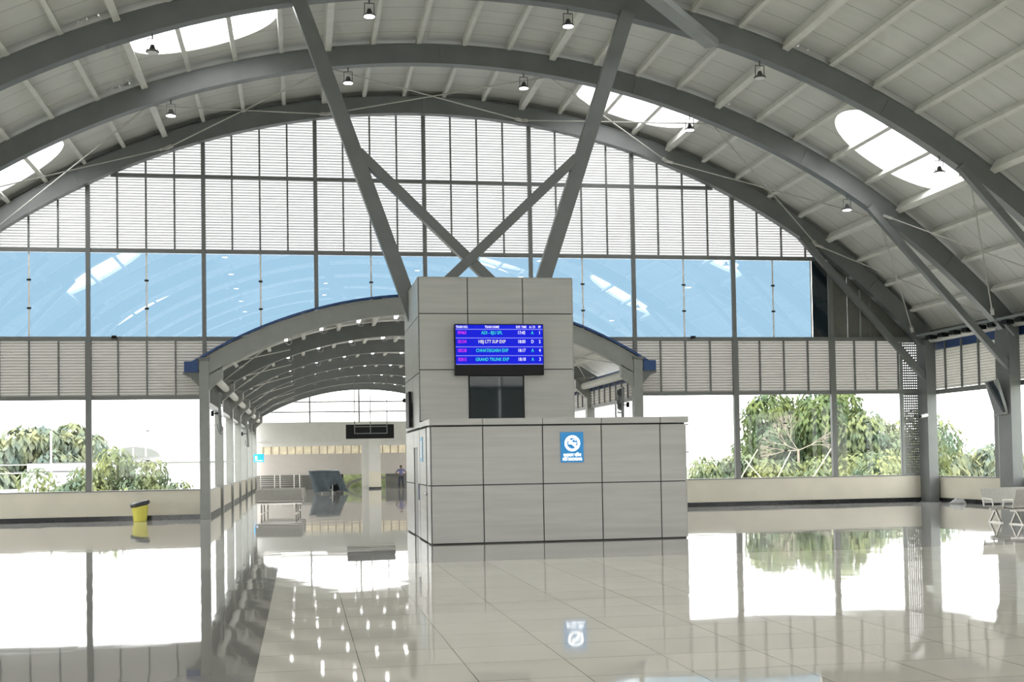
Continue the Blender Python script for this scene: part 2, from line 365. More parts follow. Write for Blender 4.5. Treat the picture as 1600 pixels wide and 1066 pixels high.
for i, y in enumerate(AY):
    a = thing('steel_arch', (CX, y, 14.7))
    tag(a, ('grey steel roof arch '+desc[i]) if i < 4 else f'grey steel roof arch, {ORD[i]} from the end wall', 'arch', 'steel roof arches of the concourse')
    mb = MB(); sweep_arch(mb, CX, CZ, RB, RT, y, 0.36, -47.5, 47.5); mb.build('arch_rib', steel, a, smooth=False)
    if i < 3:
        for tq in (-41, -27.5, -14, 0, 14, 27.5, 41):        # splice plates
            x, z = rz(tq, (RB+RT)/2); mb = MB()
            mb.beam((x, y-0.187, z-0.001), (x, y-0.163, z), 0.10, RT-RB-0.1, up=(math.sin(math.radians(tq)), 0, math.cos(math.radians(tq)))); mb.build('stiffener', steel, a)
# side columns
for side, xs in (('right', XR-0.34), ('left', XL+0.34)):
    for i, y in enumerate(AY):
        c = thing('steel_column', (xs, y, 0), f'grey steel column on the {side} side under the {ORD[i]} arch from the end wall', 'column', 'side wall columns')
        MB().box(xs-0.2, xs+0.2, y-0.4, y+0.4, 0.02, 6.35).build('shaft', steel, c, bevel=0.01)
        MB().box(xs-0.26, xs+0.26, y-0.46, y+0.46, 0, 0.03).build('base_plate', steel, c)
# knee braces from side column to arch
def brace(x_a, z_a, x_b, z_b, y, lab, grp=None):
    b = thing('knee_brace', (x_b, y, z_b), lab, 'brace', grp)
    MB().beam((x_a, y, z_a), (x_b, y, z_b), 0.22, 0.22, up=(0, 1, 0)).build('brace_bar', steel, b, bevel=0.008)
    mb = MB(); mb.beam((x_b, y, z_b-0.25), (x_b, y, z_b+0.3), 0.30, 0.26, up=(0, 1, 0)); mb.build('end_plate', steel, b)
for i, (y, ph) in enumerate(((44.15, 'in the far right corner'), (38.45, 'under the second arch on the right'), (32.65, 'at the right edge of the picture'), (24.05, 'under the fourth arch on the right'), (18.25, 'under the fifth arch on the right'))):
    brace(19.1, 10.3, 24.2, 4.75, y, f'long grey steel knee brace {ph}', 'knee braces of the arches')
for i in range(1, 5):
    brace(2*X0-19.1, 10.3, 2*X0-24.2, 4.75, AY[i]-0.25, f'long grey steel knee brace on the left, {ORD[i]} arch', 'knee braces of the arches')

# ------------------------------------------------------------------ tree struts over the kiosk tower
YS = 32.75
def strut(name, a, b, w_, lab):
    t = thing(name, b, lab, 'strut', 'inclined struts over the kiosk')
    MB().beam(a, b, w_, 0.30, up=(0, 1, 0)).build('box_section', steel, t, bevel=0.01)
    return t
def ext(a, b, z): k = (z-b[1])/(b[1]-a[1]); return (b[0]+(b[0]-a[0])*k, b[1]+(b[1]-a[1])*k)
sa, sb = (0.05, 14.4), (2.86, 6.4)
sc_, sd_ = (9.17, 14.4), (6.66, 6.95)
p = ext(sa, sb, 5.6); strut('inclined_strut', (sa[0], YS, sa[1]), (p[0], YS, p[1]), 0.40, 'long grey steel strut leaning left from the kiosk tower up to the arch')
p = ext(sc_, sd_, 5.8); strut('inclined_strut', (sc_[0], YS, sc_[1]), (p[0], YS, p[1]), 0.40, 'long grey steel strut leaning right from the kiosk tower up to the arch')
strut('cross_strut', (1.62, YS+0.02, 10.25), (5.55, YS+0.02, 6.45), 0.26, 'thinner grey cross strut falling right from the left leaning strut')
strut('cross_strut', (7.62, YS-0.02, 10.25), (3.6, YS-0.02, 6.45), 0.26, 'thinner grey cross strut falling left from the right leaning strut')
# roof strut between third and fourth arch
t = thing('roof_strut', (11.5, 32.7, 13.6), 'short wide grey box strut crossing under the arch at the top right of centre', 'strut')
MB().beam((11.62, 32.68, 13.60), (3.6, 24.5, 14.55), 0.42, 0.2).build('box_section', steel_l, t, bevel=0.01)
MB().beam((3.45, 24.5, 14.4), (3.75, 24.5, 14.7), 0.3, 0.3).build('end_plate', steel_l, t)

# ------------------------------------------------------------------ roof bracing rods
def rod(a, b, lab, grp='thin bracing rods under the roof', ends=True, turn=None):
    a = Vector(a); b = Vector(b); o = thing('bracing_rod', a, lab, 'rod', grp)
    MB().tube(a, b, 0.022, n=6).build('rod', rod_m, o)
    if ends:
        d = (b-a).normalized(); mb = MB(); mb.beam(a-d*0.05, a+d*0.28, 0.11, 0.09); mb.build('rod_end', rod_m, o)
        if turn is not None:
            q = a.lerp(b, turn); sx = d.cross(Vector((0, 0, 1))).normalized()*0.05
            mb = MB(); mb.tube(q-d*0.2+sx, q+d*0.2+sx, 0.014, n=5); mb.tube(q-d*0.2-sx, q+d*0.2-sx, 0.014, n=5); mb.tube(q-d*0.2-sx, q-d*0.2+sx, 0.016, n=5); mb.tube(q+d*0.2-sx, q+d*0.2+sx, 0.016, n=5); mb.build('turnbuckle', rod_m, o)
nodes = [-46, -34.5, -20.3, -7.8, 7.8, 20.3, 34.9, 46]
def nd(t, y, r=RB+0.06): x, z = rz(t, r); return (x, y, z)
for i in range(len(nodes)-1):
    ph = ['lowest on the left slope', 'low on the left slope', 'upper left slope', 'across the crown', 'upper right slope', 'low on the right slope', 'lowest on the right slope'][i]
    rod(nd(nodes[i], AY[0]-0.3), nd(nodes[i+1], AY[1]+0.18), f'thin bracing rod {ph}, near end further right', turn=0.85)
    rod(nd(nodes[i+1], AY[0]-0.3), nd(nodes[i], AY[1]+0.18), f'thin bracing rod {ph}, near end further left', turn=0.85)
for i in (0, 6):
    s = 'left' if i == 0 else 'right'
    rod(nd(nodes[i], AY[1]-0.25), nd(nodes[i+1], AY[2]+0.18), f'thin bracing rod low on the {s} slope, before the second arch', turn=0.8)
    rod(nd(nodes[i+1], AY[1]-0.25), nd(nodes[i], AY[2]+0.18), f'thin crossing rod low on the {s} slope, before the second arch', turn=0.8)

# ------------------------------------------------------------------ high bay lamps
def lamp(x, y, z, on, lab):
    o = thing('high_bay_lamp', (x, y, z), lab, 'lamp', 'high bay lamps under the arches')
    MB().lathe((x, y, z), [(0.165, 0), (0.175, 0.012), (0.165, 0.04), (0.09, 0.08), (0.07, 0.14), (0.05, 0.2)], 20).build('reflector', lamp_m, o, smooth=True)
    MB().lathe((x, y, z-0.012), [(0.145, 0), (0.145, 0.01)], 20).build('lens', led if on else led_off, o)
    mb = MB(); mb.beam((x-0.13, y, z+0.05), (x-0.13, y, z+0.36), 0.02, 0.02); mb.beam((x+0.13, y, z+0.05), (x+0.13, y, z+0.36), 0.02, 0.02); mb.beam((x-0.14, y, z+0.36), (x+0.14, y, z+0.36), 0.02, 0.02); mb.tube((x, y, z+0.36), (x, y, z+0.5), 0.02); mb.build('bracket', lamp_m, o)
LB = [(-3.85, 13.14, 'lit lamp left of the left strut under the second arch'), (1.62, 14.28, 'lit lamp just right of the left strut under the second arch'), (7.3, 14.33, 'lit lamp between the two struts, under the second arch'), (12.91, 13.16, 'lit lamp by the upper right skylight'), (18.44, 10.72, 'lit lamp where the second arch meets its knee brace')]
for x, z, l in LB:
    lamp(x, AY[1], arch_z(x, RB)-0.52, True, 'round high bay '+l)
LC = [(-3.73, False, 'dark unlit lamp in front of the upper left skylight'), (1.97, True, 'lit lamp at the top edge left of centre'), (7.5, True, 'lit lamp at the top left of the right strut'), (13.11, False, 'dark unlit lamp under the third arch on the right'), (18.6, True, 'lit lamp beside the lower right skylight')]
for x, on, l in LC:
    lamp(x, AY[2], arch_z(x, RB)-0.52, on, 'round high bay '+l)
for i in range(3, 8):
    for x in (-3.8, 1.8, 7.4, 13.0, 18.5): lamp(x, AY[i], arch_z(x, RB)-0.52, True, f'round high bay lamp out of view under the {ORD[i]} arch')

# ------------------------------------------------------------------ end wall
def segs_in(x0, x1, cuts):
    return [(max(x0, a), min(x1, b)) for a, b in cuts if min(x1, b)-max(x0, a) > 0.02]
def corr_out(z):                                # half width of the corridor roof at height z, 0 above it
    rr = 15.2; d = rr*rr-(z+7.39)**2; return math.sqrt(d) if d > 0 else 0
def crown(x): return max(6.49, -7.39+math.sqrt(max(0, 15.38**2-(x-X0)**2)))
def louvre(x0, x1, z0, z1, m, parent, gable=False, y=YW, pitch=0.1, ax='x', edge=False):
    mb = MB(); z = z0; pitch = (z1-z0)/round((z1-z0)/pitch)
    while z+pitch <= z1+0.001:
        rng = [(x0, x1)]
        if gable:
            h = math.sqrt(max(0, (RB+0.33)**2-(z+pitch-CZ)**2)); rng = segs_in(x0, x1, [(CX-h, CX+h)])
        elif ax == 'x' and z > 4.9:
            h = min(corr_out(z), 8.12)
            rng = segs_in(x0, x1, [(-99, 4.6-h), (4.6+h, 99)]) if h else rng
        elif ax == 'x': rng = segs_in(x0, x1, [(-99, CL-0.15), (CR+0.15, 99)])
        for a, b in rng:
            P = [(0.05, z), (-0.02, z+pitch*0.68), (0.05, z+pitch)]
            if edge: mb.box(a, b, y-0.028, y-0.020, z+pitch*0.62, z+pitch*0.76); continue
            for q in range(2):
                (d0, za), (d1, zb) = P[q], P[q+1]
                if ax == 'x': mb.quad((a, y+d0, za), (b, y+d0, za), (b, y+d1, zb), (a, y+d1, zb))
                else: mb.quad((y+d0, a, za), (y+d0, b, za), (y+d1, b, zb), (y+d1, a, zb))
        z += pitch
    if not mb.bm.faces: mb.bm.free(); return None
    return mb.build('blade_edges' if edge else 'louvre_blades', m, parent)
side_txt = lambda k: f'{ORD[k]} bay from the left'
# knee wall + baseboard, two stretches either side of the corridor
kw = sthing('wall_back', (X0, YW, 0), 'cream knee wall under the end windows')
for a, b in ((XL, CL-0.17), (CR+0.17, XR)):
    MB().box(a, b, YW-0.05, YW+0.15, 0.0, 1.03).build('knee_wall', cream, kw)
    MB().box(a, b, YW-0.08, YW+0.17, 1.03, 1.07).build('sill', mull_m, kw)
bb = sthing('baseboard_back', (X0, YW, 0), 'black granite skirting of the end wall')
for a, b in ((XL, CL-0.17), (CR+0.17, XR)):
    MB().box(a, b, YW-0.075, YW-0.045, 0.0, 0.17).build('skirting', black_tile, bb)
gc = sthing('trim_gable', (CX, YW, 14.9), 'grey closure strip between the end wall and the roof')
mb = MB(); prev = None
for i in range(97):
    t = -48+i; (xa, za), (xb, zb) = rz(t, RB+0.2), rz(t, RS+0.02)
    row = (mb.bm.verts.new((xa, YW+0.06, za)), mb.bm.verts.new((xb, YW+0.06, zb)))
    if prev: mb.bm.faces.new((prev[0], prev[1], row[1], row[0]))
    prev = row
mb.build('closure_strip', mull_m, gc)
# main posts
for k, x in enumerate(posts):
    if x < XL+0.1 or x > XR-0.3: continue
    inside = CL-0.1 < x < CR+0.1
    o = thing('mullion_post', (x, YW, 0), f'tall grey steel mullion post of the end wall, {ORD[k]} from the left', 'post', 'end wall posts')
    zt = arch_z(x, RB)+0.2
    zb = (5.75 if 7 < abs(x-X0) < 9 else 6.4 if abs(x-X0) > 9 else -7.39+math.sqrt(15.4**2-(x-X0)**2))
    MB().box(x-0.07, x+0.07, YW-0.13, YW+0.02, zb, zt).build('upper_post', mull_m, o)
    if not inside: MB().box(x-0.10, x+0.10, YW-0.16, YW+0.02, 1.07, 6.4).build('lower_post', mull_m, o)
# transoms
def transom(z, h, lab, cuts, ya=YW-0.1, yb=YW+0.02):
    o = sthing('trim_transom', (X0, YW, z), lab)
    for a, b in cuts: MB().box(a, b, ya, yb, z-h/2, z+h/2).build('transom_bar', mull_m, o)
transom(4.33, 0.14, 'grey transom above the lower windows', [(XL, CL), (CR, XR-0.1)])
h64 = corr_out(6.42)
transom(6.42, 0.15, 'grey transom under the blue glass', [(XL, 4.6-h64), (4.6+h64, XR-0.2)])
transom(9.55, 0.13, 'grey transom above the blue glass', [(CX-math.sqrt(RB**2-(9.5-CZ)**2), CX+math.sqrt(RB**2-(9.5-CZ)**2))])
transom(12.25, 0.12, 'grey transom across the upper louvres', [(CX-math.sqrt(RB**2-(12.2-CZ)**2), CX+math.sqrt(RB**2-(12.2-CZ)**2))])
nwin = 1
edges = [XL+0.02]+[p for p in posts if XL+0.1 < p < XR-0.3]+[XR-0.42]
for k in range(len(edges)-1):
    a, b = edges[k]+0.02, edges[k+1]-0.02
    bay = side_txt(k)
    # upper two louvre rows
    for (z0, z1, row) in ((9.57, 12.24, 'middle'), (12.26, 14.9, 'top')):
        if arch_z(min(max(CX, a), b), RB) < z0+0.15 or a > 19.9 and z0 > 12: continue
        hw = math.sqrt(max(0, (RB)**2-(z0+0.1-CZ)**2))
        if a > CX+hw or b < CX-hw: continue
        L = thing('louvre_panel', ((a+b)/2, YW, z0), f'white backlit louvre panel, {row} gable row, {bay}', 'louvre', 'backlit gable louvres')
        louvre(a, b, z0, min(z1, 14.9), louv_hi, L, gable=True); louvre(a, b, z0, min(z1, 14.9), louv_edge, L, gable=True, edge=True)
        for q in (1, 2, 3):
            x = a+(b-a)*q/4; zt = min(z1, arch_z(x, RB)+0.1)
            if zt > z0: MB().box(x-0.03, x+0.03, YW-0.09, YW-0.02, z0, zt).build('glazing_bar', mull_m, L)
    # lower louvre row
    if b < CL+0.2 or a > CR-0.2 or True:
        if not (a > CL-0.5 and b < CR+0.5 and (a > CL+BAY-0.3 and b < CR-BAY+0.3)):
            b2 = min(b, 23.35)
            if b2-a > 0.3:
                L = thing('louvre_panel', ((a+b2)/2, YW, 4.4), f'dimly backlit louvre panel in the low row over the windows, {bay}', 'louvre', 'low louvres of the end wall')
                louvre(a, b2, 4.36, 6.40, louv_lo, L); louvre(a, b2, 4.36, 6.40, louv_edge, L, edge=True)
                for q in (1, 2, 3):
                    x = a+(b-a)*q/4
                    if x < CL-0.2 or x > CR+0.2: MB().box(x-0.03, x+0.03, YW-0.09, YW-0.02, 4.4, 6.35).build('glazing_bar', mull_m, L)
    # lower clear window
    if b < CL+0.3 or a > CR-0.3:
        b2 = min(b, 23.3)
        W = sthing(f'window_{nwin}', ((a+b2)/2, YW, 1.07), f'clear end wall window, {bay}'); nwin += 1
        MB().box(a, b2, YW-0.006, YW+0.006, 1.09, 4.25).build('pane', clear, W)
        mb = MB(); xm = (a+b2)/2; mb.box(xm-0.012, xm+0.012, YW-0.012, YW-0.008, 1.09, 4.25)
        mb.build('glass_joint', clear, W)
        mb = MB()
        for z in (2.1, 3.15): mb.box(xm-0.07, xm+0.07, YW-0.05, YW-0.008, z-0.02, z+0.02)
        mb.build('glass_clamp', black_pl, W)
        mb = MB(); 
        for xx in (a, b2): mb.box(xx-0.02, xx+0.02, YW-0.06, YW+0.01, 1.07, 4.26)
        mb.build('window_frame', steel_l, W)
    # blue glass
    if a < 19:
        b2 = min(b, 19.72) if k == len(edges)-3 else b
        W = sthing(f'window_{nwin}', ((a+b2)/2, YW, 6.5), f'blue tinted clerestory window, {bay}'); nwin += 1
        mb = MB()
        n = 16; yq = YW
        for i in range(n):
            xa, xb = a+(b2-a)*i/n, a+(b2-a)*(i+1)/n
            za = crown(xa); zb = crown(xb)
            mb.quad((xa, yq, za), (xb, yq, zb), (xb, yq, 9.48), (xa, yq, 9.48))
        bmesh.ops.remove_doubles(mb.bm, verts=mb.bm.verts[:], dist=0.001)
        mb.build('pane', blueg, W)
        mb = MB(); xm = (a+b2)/2; zl = crown(xm); mb.box(xm-0.03, xm+0.03, YW-0.02, YW-0.012, zl, 9.48)
        mb.build('glass_joint', white_pl, W)
        mb = MB()
        for z in (7.5, 8.5):
            if z > zl: mb.box(xm-0.07, xm+0.07, YW-0.05, YW-0.008, z-0.03, z+0.03)
        if mb.bm.faces: mb.build('glass_clamp', black_pl, W)
        mb = MB(); zl2 = crown(b2)
        mb.box(b2-0.06, b2, YW-0.03, YW-0.012, zl2, 9.48); mb.build('window_frame', white_pl, W)
# dark solid gable end on the right and on the left
for sgn, nm in ((1, 'right'), (-1, 'left')):
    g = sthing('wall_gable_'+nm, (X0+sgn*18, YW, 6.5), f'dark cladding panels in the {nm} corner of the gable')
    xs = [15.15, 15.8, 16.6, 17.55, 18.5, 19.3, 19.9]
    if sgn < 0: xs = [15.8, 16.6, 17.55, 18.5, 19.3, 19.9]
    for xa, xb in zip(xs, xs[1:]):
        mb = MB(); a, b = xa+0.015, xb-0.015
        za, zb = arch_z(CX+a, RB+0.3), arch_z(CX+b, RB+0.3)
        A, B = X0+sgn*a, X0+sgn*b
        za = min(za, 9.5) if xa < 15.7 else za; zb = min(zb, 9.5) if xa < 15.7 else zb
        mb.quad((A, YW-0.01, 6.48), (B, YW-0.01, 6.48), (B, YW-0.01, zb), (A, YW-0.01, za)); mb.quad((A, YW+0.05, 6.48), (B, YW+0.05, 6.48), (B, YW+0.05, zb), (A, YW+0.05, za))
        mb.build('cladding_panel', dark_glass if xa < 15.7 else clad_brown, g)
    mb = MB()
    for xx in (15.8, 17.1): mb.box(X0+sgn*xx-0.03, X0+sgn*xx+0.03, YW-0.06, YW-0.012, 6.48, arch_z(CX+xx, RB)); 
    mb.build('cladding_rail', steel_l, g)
# perforated screen in the right corner
ps = thing('perforated_screen', (23.9, YW, 1.07), 'dark perforated metal screen in the right corner beside the windows', 'screen')
mb = MB(); z = 1.09
while z < 6.3:
    mb.box(23.42, 24.28, YW-0.02, YW+0.0, z, z+0.07); z += 0.1
x = 23.42
while x < 24.28: mb.box(x, x+0.05, YW-0.015, YW+0.004, 1.09, 6.3); x += 0.09
mb.build('perforated_sheet', mull_m, ps)
mb = MB()
for z in (1.09, 2.15, 3.2, 4.3, 6.3): mb.box(23.36, 24.3, YW-0.06, YW-0.02, z-0.03, z+0.03)
mb.box(23.32, 23.44, YW-0.08, YW-0.02, 1.07, 6.34); mb.box(24.24, 24.32, YW-0.08, YW-0.02, 1.07, 6.34); mb.build('screen_frame', steel_l, ps)
# small projectors on the transom
for x, l in ((-6.42, 'left'), (14.8, 'right')):
    o = thing('floodlight', (x, YW-0.12, 6.5), f'tiny black floodlight on the transom to the {l} of the corridor vault', 'floodlight', 'transom floodlights')
    MB().box(x-0.08, x+0.08, YW-0.26, YW-0.14, 6.42, 6.52).build('housing', black_pl, o); MB().box(x-0.02, x+0.02, YW-0.15, YW-0.1, 6.34, 6.42).build('bracket', steel_l, o)

# ------------------------------------------------------------------ side walls
for side, xw, sg in (('right', XR, 1), ('left', XL, -1)):
    W = sthing('wall_'+side, (xw, 14, 0), f'{side} side wall with cream knee wall and louvres'); B = sthing('baseboard_'+side, (xw, 14, 0), f'black skirting of the {side} wall')
    for i in range(len(AY)-1):
        y1, y0 = AY[i]+(0.2 if i == 0 else 0), AY[i+1]
        yp = y0+1.35                                  # framing post
        MB().box(xw-0.05, xw+0.1, y0, y1, 0.16, 0.98).build('knee_wall', cream, W)
        MB().box(xw-0.075, xw-0.045, y0, y1, 0, 0.16).build('skirting', black_tile, B)
        V = sthing(f'window_{nwin}', (xw, (y0+y1)/2, 1), f'{side} side window, {ORD[i]} bay from the end wall'); nwin += 1
        MB().box(xw-0.006, xw+0.006, yp+0.05, y1, 1.0, 4.22).build('pane', clear, V)
        MB().box(xw-0.006, xw+0.006, y0+0.28, yp-0.2, 1.0, 4.22).build('pane', clear, V)
        mb = MB(); mb.box(xw-0.09, xw+0.06, yp-0.2, yp+0.05, 0.98, 4.25); mb.box(xw-0.09, xw+0.06, y0, y0+0.28, 0.98, 4.25); mb.box(xw-0.07, xw+0.06, y0, y1, 0.97, 1.01); mb.box(xw-0.07, xw+0.06, y0, y1, 4.2, 4.38); mb.build('window_frame', mull_m, V)
        L = thing('louvre_panel', (xw, (y0+y1)/2, 4.38), f'dimly backlit louvre panel high on the {side} side wall, {ORD[i]} bay from the end wall', 'louvre', 'side wall louvres')
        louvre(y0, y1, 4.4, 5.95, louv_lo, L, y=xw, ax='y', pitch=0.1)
        for q in range(1, 5):
            yy = y0+(y1-y0)*q/5; MB().box(min(xw-0.09*sg, xw-0.03*sg), max(xw-0.09*sg, xw-0.03*sg), yy-0.035, yy+0.035, 4.38, 6.2).build('glazing_bar', mull_m, L)
        MB().box(xw-0.01, xw+0.06, y0, y1, 5.95, 6.25).build('blue_fascia', navy, W)
        MB().box(xw-0.3 if sg > 0 else xw, xw if sg > 0 else xw+0.3, y0, y1, 6.25, 6.33).build('soffit', purlin_m, W)
        MB().tube((xw-sg*0.3, y0-0.1, 6.33), (xw-sg*0.3, y1+0.1, 6.33), 0.12, n=14).build('eaves_tube', purlin_m, W, smooth=True)
    # seal between eaves and roof
    MB().box(min(xw, xw+sg*0.4), max(xw, xw+sg*0.4), YB, YW, 6.15, 6.9).build('eaves_fascia', steel, W)
# cable tray along the right wall
ct = thing('cable_tray', (24.0, 25, 6.45), 'long dark cable tray with boxes running under the eaves on the right', 'cable tray')
mb = MB(); mb.box(23.72, 23.76, 12, 44.1, 6.42, 6.52); mb.box(24.0, 24.04, 12, 44.1, 6.42, 6.52); mb.box(23.72, 24.04, 12, 44.1, 6.42, 6.43); mb.build('tray', steel_l, ct)
yy = 26
while yy < 43.6: MB().box(23.74, 24.02, yy, yy+0.35, 6.27, 6.41).build('driver_box', black_pl, ct); yy += 0.85
mb = MB()
for y in AY[1:6]: mb.beam((23.75, y-0.5, 6.42), (24.2, y-0.5, 5.9), 0.05, 0.05)
mb.build('tray_bracket', steel_l, ct)

# back wall behind the viewer
bw = sthing('wall_front', (X0, YB, 0), 'glazed wall behind the viewpoint')
MB().box(XL, XR, YB-0.2, YB, 0, 1.03).build('knee_wall', cream, bw)
for k in range(len(edges)-1):
    a, b = edges[k]+0.08, edges[k+1]-0.08
    W = sthing(f'window_{nwin}', ((a+b)/2, YB, 1.1), f'window behind the viewpoint, {side_txt(k)}'); nwin += 1
    MB().box(a, b, YB-0.106, YB-0.094, 1.03, 4.4).build('pane', clear, W)
    mb = MB(); mb.box(a-0.1, a, YB-0.2, YB, 1.03, arch_z(a, RS-0.1)); mb.box(a-0.1, b+0.1, YB-0.2, YB, 4.4, 4.6); mb.box(a-0.1, b+0.1, YB-0.2, YB, 6.4, 6.6); mb.build('window_frame', mull_m, W)
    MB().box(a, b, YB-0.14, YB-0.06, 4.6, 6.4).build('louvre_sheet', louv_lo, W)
    n = 8; mb = MB()
    for i in range(n):
        xa, xb = a+(b-a)*i/n, a+(b-a)*(i+1)/n; mb.quad((xa, YB-0.1, 6.6), (xb, YB-0.1, 6.6), (xb, YB-0.1, arch_z(xb, RS-0.02)), (xa, YB-0.1, arch_z(xa, RS-0.02)))
    mb.build('gable_sheet', louv_hi, W)

# ------------------------------------------------------------------ corridor
KZ = -7.39; KB, KT = 14.7, 15.32
CYS = [44.42, 52.1, 59.8, 67.5, 75.2, 82.9, 90.6]; YE = 92.0
def kz(x, r): return KZ+math.sqrt(max(0, r*r-(x-X0)**2))
KA = math.degrees(math.asin(8.1/15.0))
cc = sthing('ceiling_corridor', (X0, 68, 7.9), 'barrel vaulted sheet roof of the corridor')
mb = MB(); n = 40; half = math.degrees(math.asin(8.6/15.45))
rows = [[mb.bm.verts.new((X0+rr*math.sin(math.radians(-half+2*half*i/n)), y, KZ+rr*math.cos(math.radians(-half+2*half*i/n)))) for i in range(n+1)] for rr, y in ((15.42, 44.78), (15.42, YE+0.2))]
for i in range(n): mb.bm.faces.new((rows[0][i], rows[0][i+1], rows[1][i+1], rows[1][i]))
mb.build('roof_sheet', roof_m, cc, smooth=True)
mb = MB(); rows = [[mb.bm.verts.new((X0+rr*math.sin(math.radians(-half+2*half*i/n)), y, KZ+rr*math.cos(math.radians(-half+2*half*i/n)))) for i in range(n+1)] for rr, y in ((15.35, 44.22), (15.43, 44.22), (15.46, YE+0.2))]
for q in (0, 1):
    for i in range(n): mb.bm.faces.new((rows[q][i], rows[q][i+1], rows[q+1][i+1], rows[q+1][i]))
mb.build('blue_roof_edge', navy, cc, smooth=True)
for j in range(len(CYS)-1):
    for t in [-28.2+5.64*q for q in range(11)]:
        a = math.radians(t); x, z = X0+15.28*math.sin(a), KZ+15.28*math.cos(a)
        MB().beam((x, CYS[j]+0.1, z), (x, CYS[j+1]-0.1, z), 0.14, 0.22, up=(math.sin(a), 0, math.cos(a))).build('roof_purlin', purlin_m, cc)
for j, y in enumerate(CYS):
    a = thing('corridor_arch', (X0, y, 7.5), 'wide grey steel arch at the mouth of the corridor' if j == 0 else f'grey steel corridor arch, {ORD[j]} from the hall', 'arch', 'corridor arches')
    mb = MB(); sweep_arch(mb, X0, KZ, KB, KT, y, 0.30, -KA, KA, 48); mb.build('arch_rib', cor_m if j == 0 else steel, a)
    for side, xs in (('left', CL), ('right', CR)):
        c = thing('corridor_column', (xs, y, 0), f'grey steel column on the {side} of the corridor, {ORD[j]} from the hall', 'column', 'corridor columns')
        MB().box(xs-0.17, xs+0.17, y-0.2, y+0.2, 0, 5.62 if j == 0 else 5.5).build('shaft', cor_m, c, bevel=0.01)
        hx = xs+(0.15 if side == 'left' else -0.15); sgh = 1 if side == 'left' else -1
        mb = MB(); q = [(0, 4.55), (0.5, 5.0), (0.5, 5.45), (0, 5.5)]; A = [mb.bm.verts.new((hx+sgh*u, y-0.15, v)) for u, v in q]; Bq = [mb.bm.verts.new((hx+sgh*u, y+0.15, v)) for u, v in q]
        mb.bm.faces.new(A); mb.bm.faces.new(Bq[::-1])
        for i in range(4): mb.bm.faces.new((A[i], A[(i+1) % 4], Bq[(i+1) % 4], Bq[i]))
        mb.build('haunch', cor_m, c)
        if j == 0: MB().box(xs-0.2, xs+0.2, y-0.24, y+0.2, 5.62, 5.72).build('cap_plate', steel, c)
# corridor side walls
for side, xw, sg in (('left', CL, -1), ('right', CR, 1)):
    W = sthing('wall_corridor_'+side, (xw, 68, 0), f'{side} corridor wall with cream knee wall'); B = sthing('baseboard_corridor_'+side, (xw, 68, 0), f'dark skirting of the {side} corridor wall')
    for j in range(len(CYS)-1):
        y0, y1 = CYS[j]+0.2, CYS[j+1]-0.2; ym = (y0+y1)/2
        MB().box(xw-0.06, xw+0.06, y0, y1, 0.16, 1.0).build('knee_wall', cream, W)
        MB().box(xw-0.08, xw+0.08, y0, y1, 0, 0.16).build('skirting', clad_brown, B)
        V = sthing(f'window_{nwin}', (xw, ym, 1), f'{side} corridor window, {ORD[j]} bay'); nwin += 1
        xo = xw+sg*0.15; MB().box(xo-0.006, xo+0.006, y0, y1, 1.02, 4.1).build('pane', clear, V)
        mb = MB(); mb.box(min(xw-0.06, xo), max(xw+0.06, xo), y0, y1, 4.1, 4.22); mb.box(min(xw-0.05, xo), max(xw+0.05, xo), y0, y1, 0.99, 1.02)
        mb.box(xo-0.03, xo+0.03, ym-0.05, ym+0.05, 1.0, 4.1); mb.build('window_frame', mull_m, V)
        L = thing('louvre_panel', (xw, ym, 4.2), f'louvre strip above the {side} corridor windows, {ORD[j]} bay', 'louvre', 'corridor louvres')
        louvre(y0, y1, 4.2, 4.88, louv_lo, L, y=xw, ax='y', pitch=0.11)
        for q in range(1, 8):
            yy = y0+(y1-y0)*q/8; MB().box(xw-sg*0.08-0.03, xw-sg*0.08+0.03, yy-0.035, yy+0.035, 4.22, 5.15).build('glazing_bar', mull_m, L)
        MB().box(xw-0.01, xw+0.05, y0, y1, 4.85, 5.4).build('blue_fascia', navy, W)
        MB().tube((xw-sg*0.3, y0-0.15, 5.08), (xw-sg*0.3, y1+0.15, 5.08), 0.15, n=14).build('eaves_tube', purlin_m, W, smooth=True)
    g = thing('rain_gutter', (xw+sg*0.5, 44.4, 5.2), f'short blue gutter box end at the {side} springing of the corridor vault', 'gutter', 'blue gutter ends')
    MB().box(min(xw+sg*0.2, xw+sg*0.68), max(xw+sg*0.2, xw+sg*0.68), 44.2, 44.6, 5.20, 5.58).build('gutter_box', navy, g)
    mb = MB(); pts = [(0.17, 5.2), (0.72, 5.2), (0.72, 5.12), (0.5, 5.05), (0.17, 4.7)]
    A = [mb.bm.verts.new((xw+sg*p, 44.3, z)) for p, z in pts]; Bv = [mb.bm.verts.new((xw+sg*p, 44.5, z)) for p, z in pts]
    mb.bm.faces.new(A); mb.bm.faces.new(Bv[::-1])
    for i in range(5): mb.bm.faces.new((A[i], A[(i+1) % 5], Bv[(i+1) % 5], Bv[i]))
    mb.build('gutter_bracket', mull_m, g)
# corridor bracing
for j in range(len(CYS)-1):
    ya, yb = CYS[j]+0.2, CYS[j+1]-0.2
    for (t0, t1, ph) in ((-31, -19.5, 'at the left eaves'), (31, 19.5, 'at the right eaves')):
        P = lambda t, y: (X0+14.95*math.sin(math.radians(t)), y, KZ+14.95*math.cos(math.radians(t)))
        rod(P(t0, ya), P(t1, yb), f'thin corridor bracing rod {ph}, {ORD[j]} bay', 'corridor bracing rods', turn=0.7)
        rod(P(t1, ya), P(t0, yb), f'thin crossing corridor rod {ph}, {ORD[j]} bay', 'corridor bracing rods', turn=0.7)
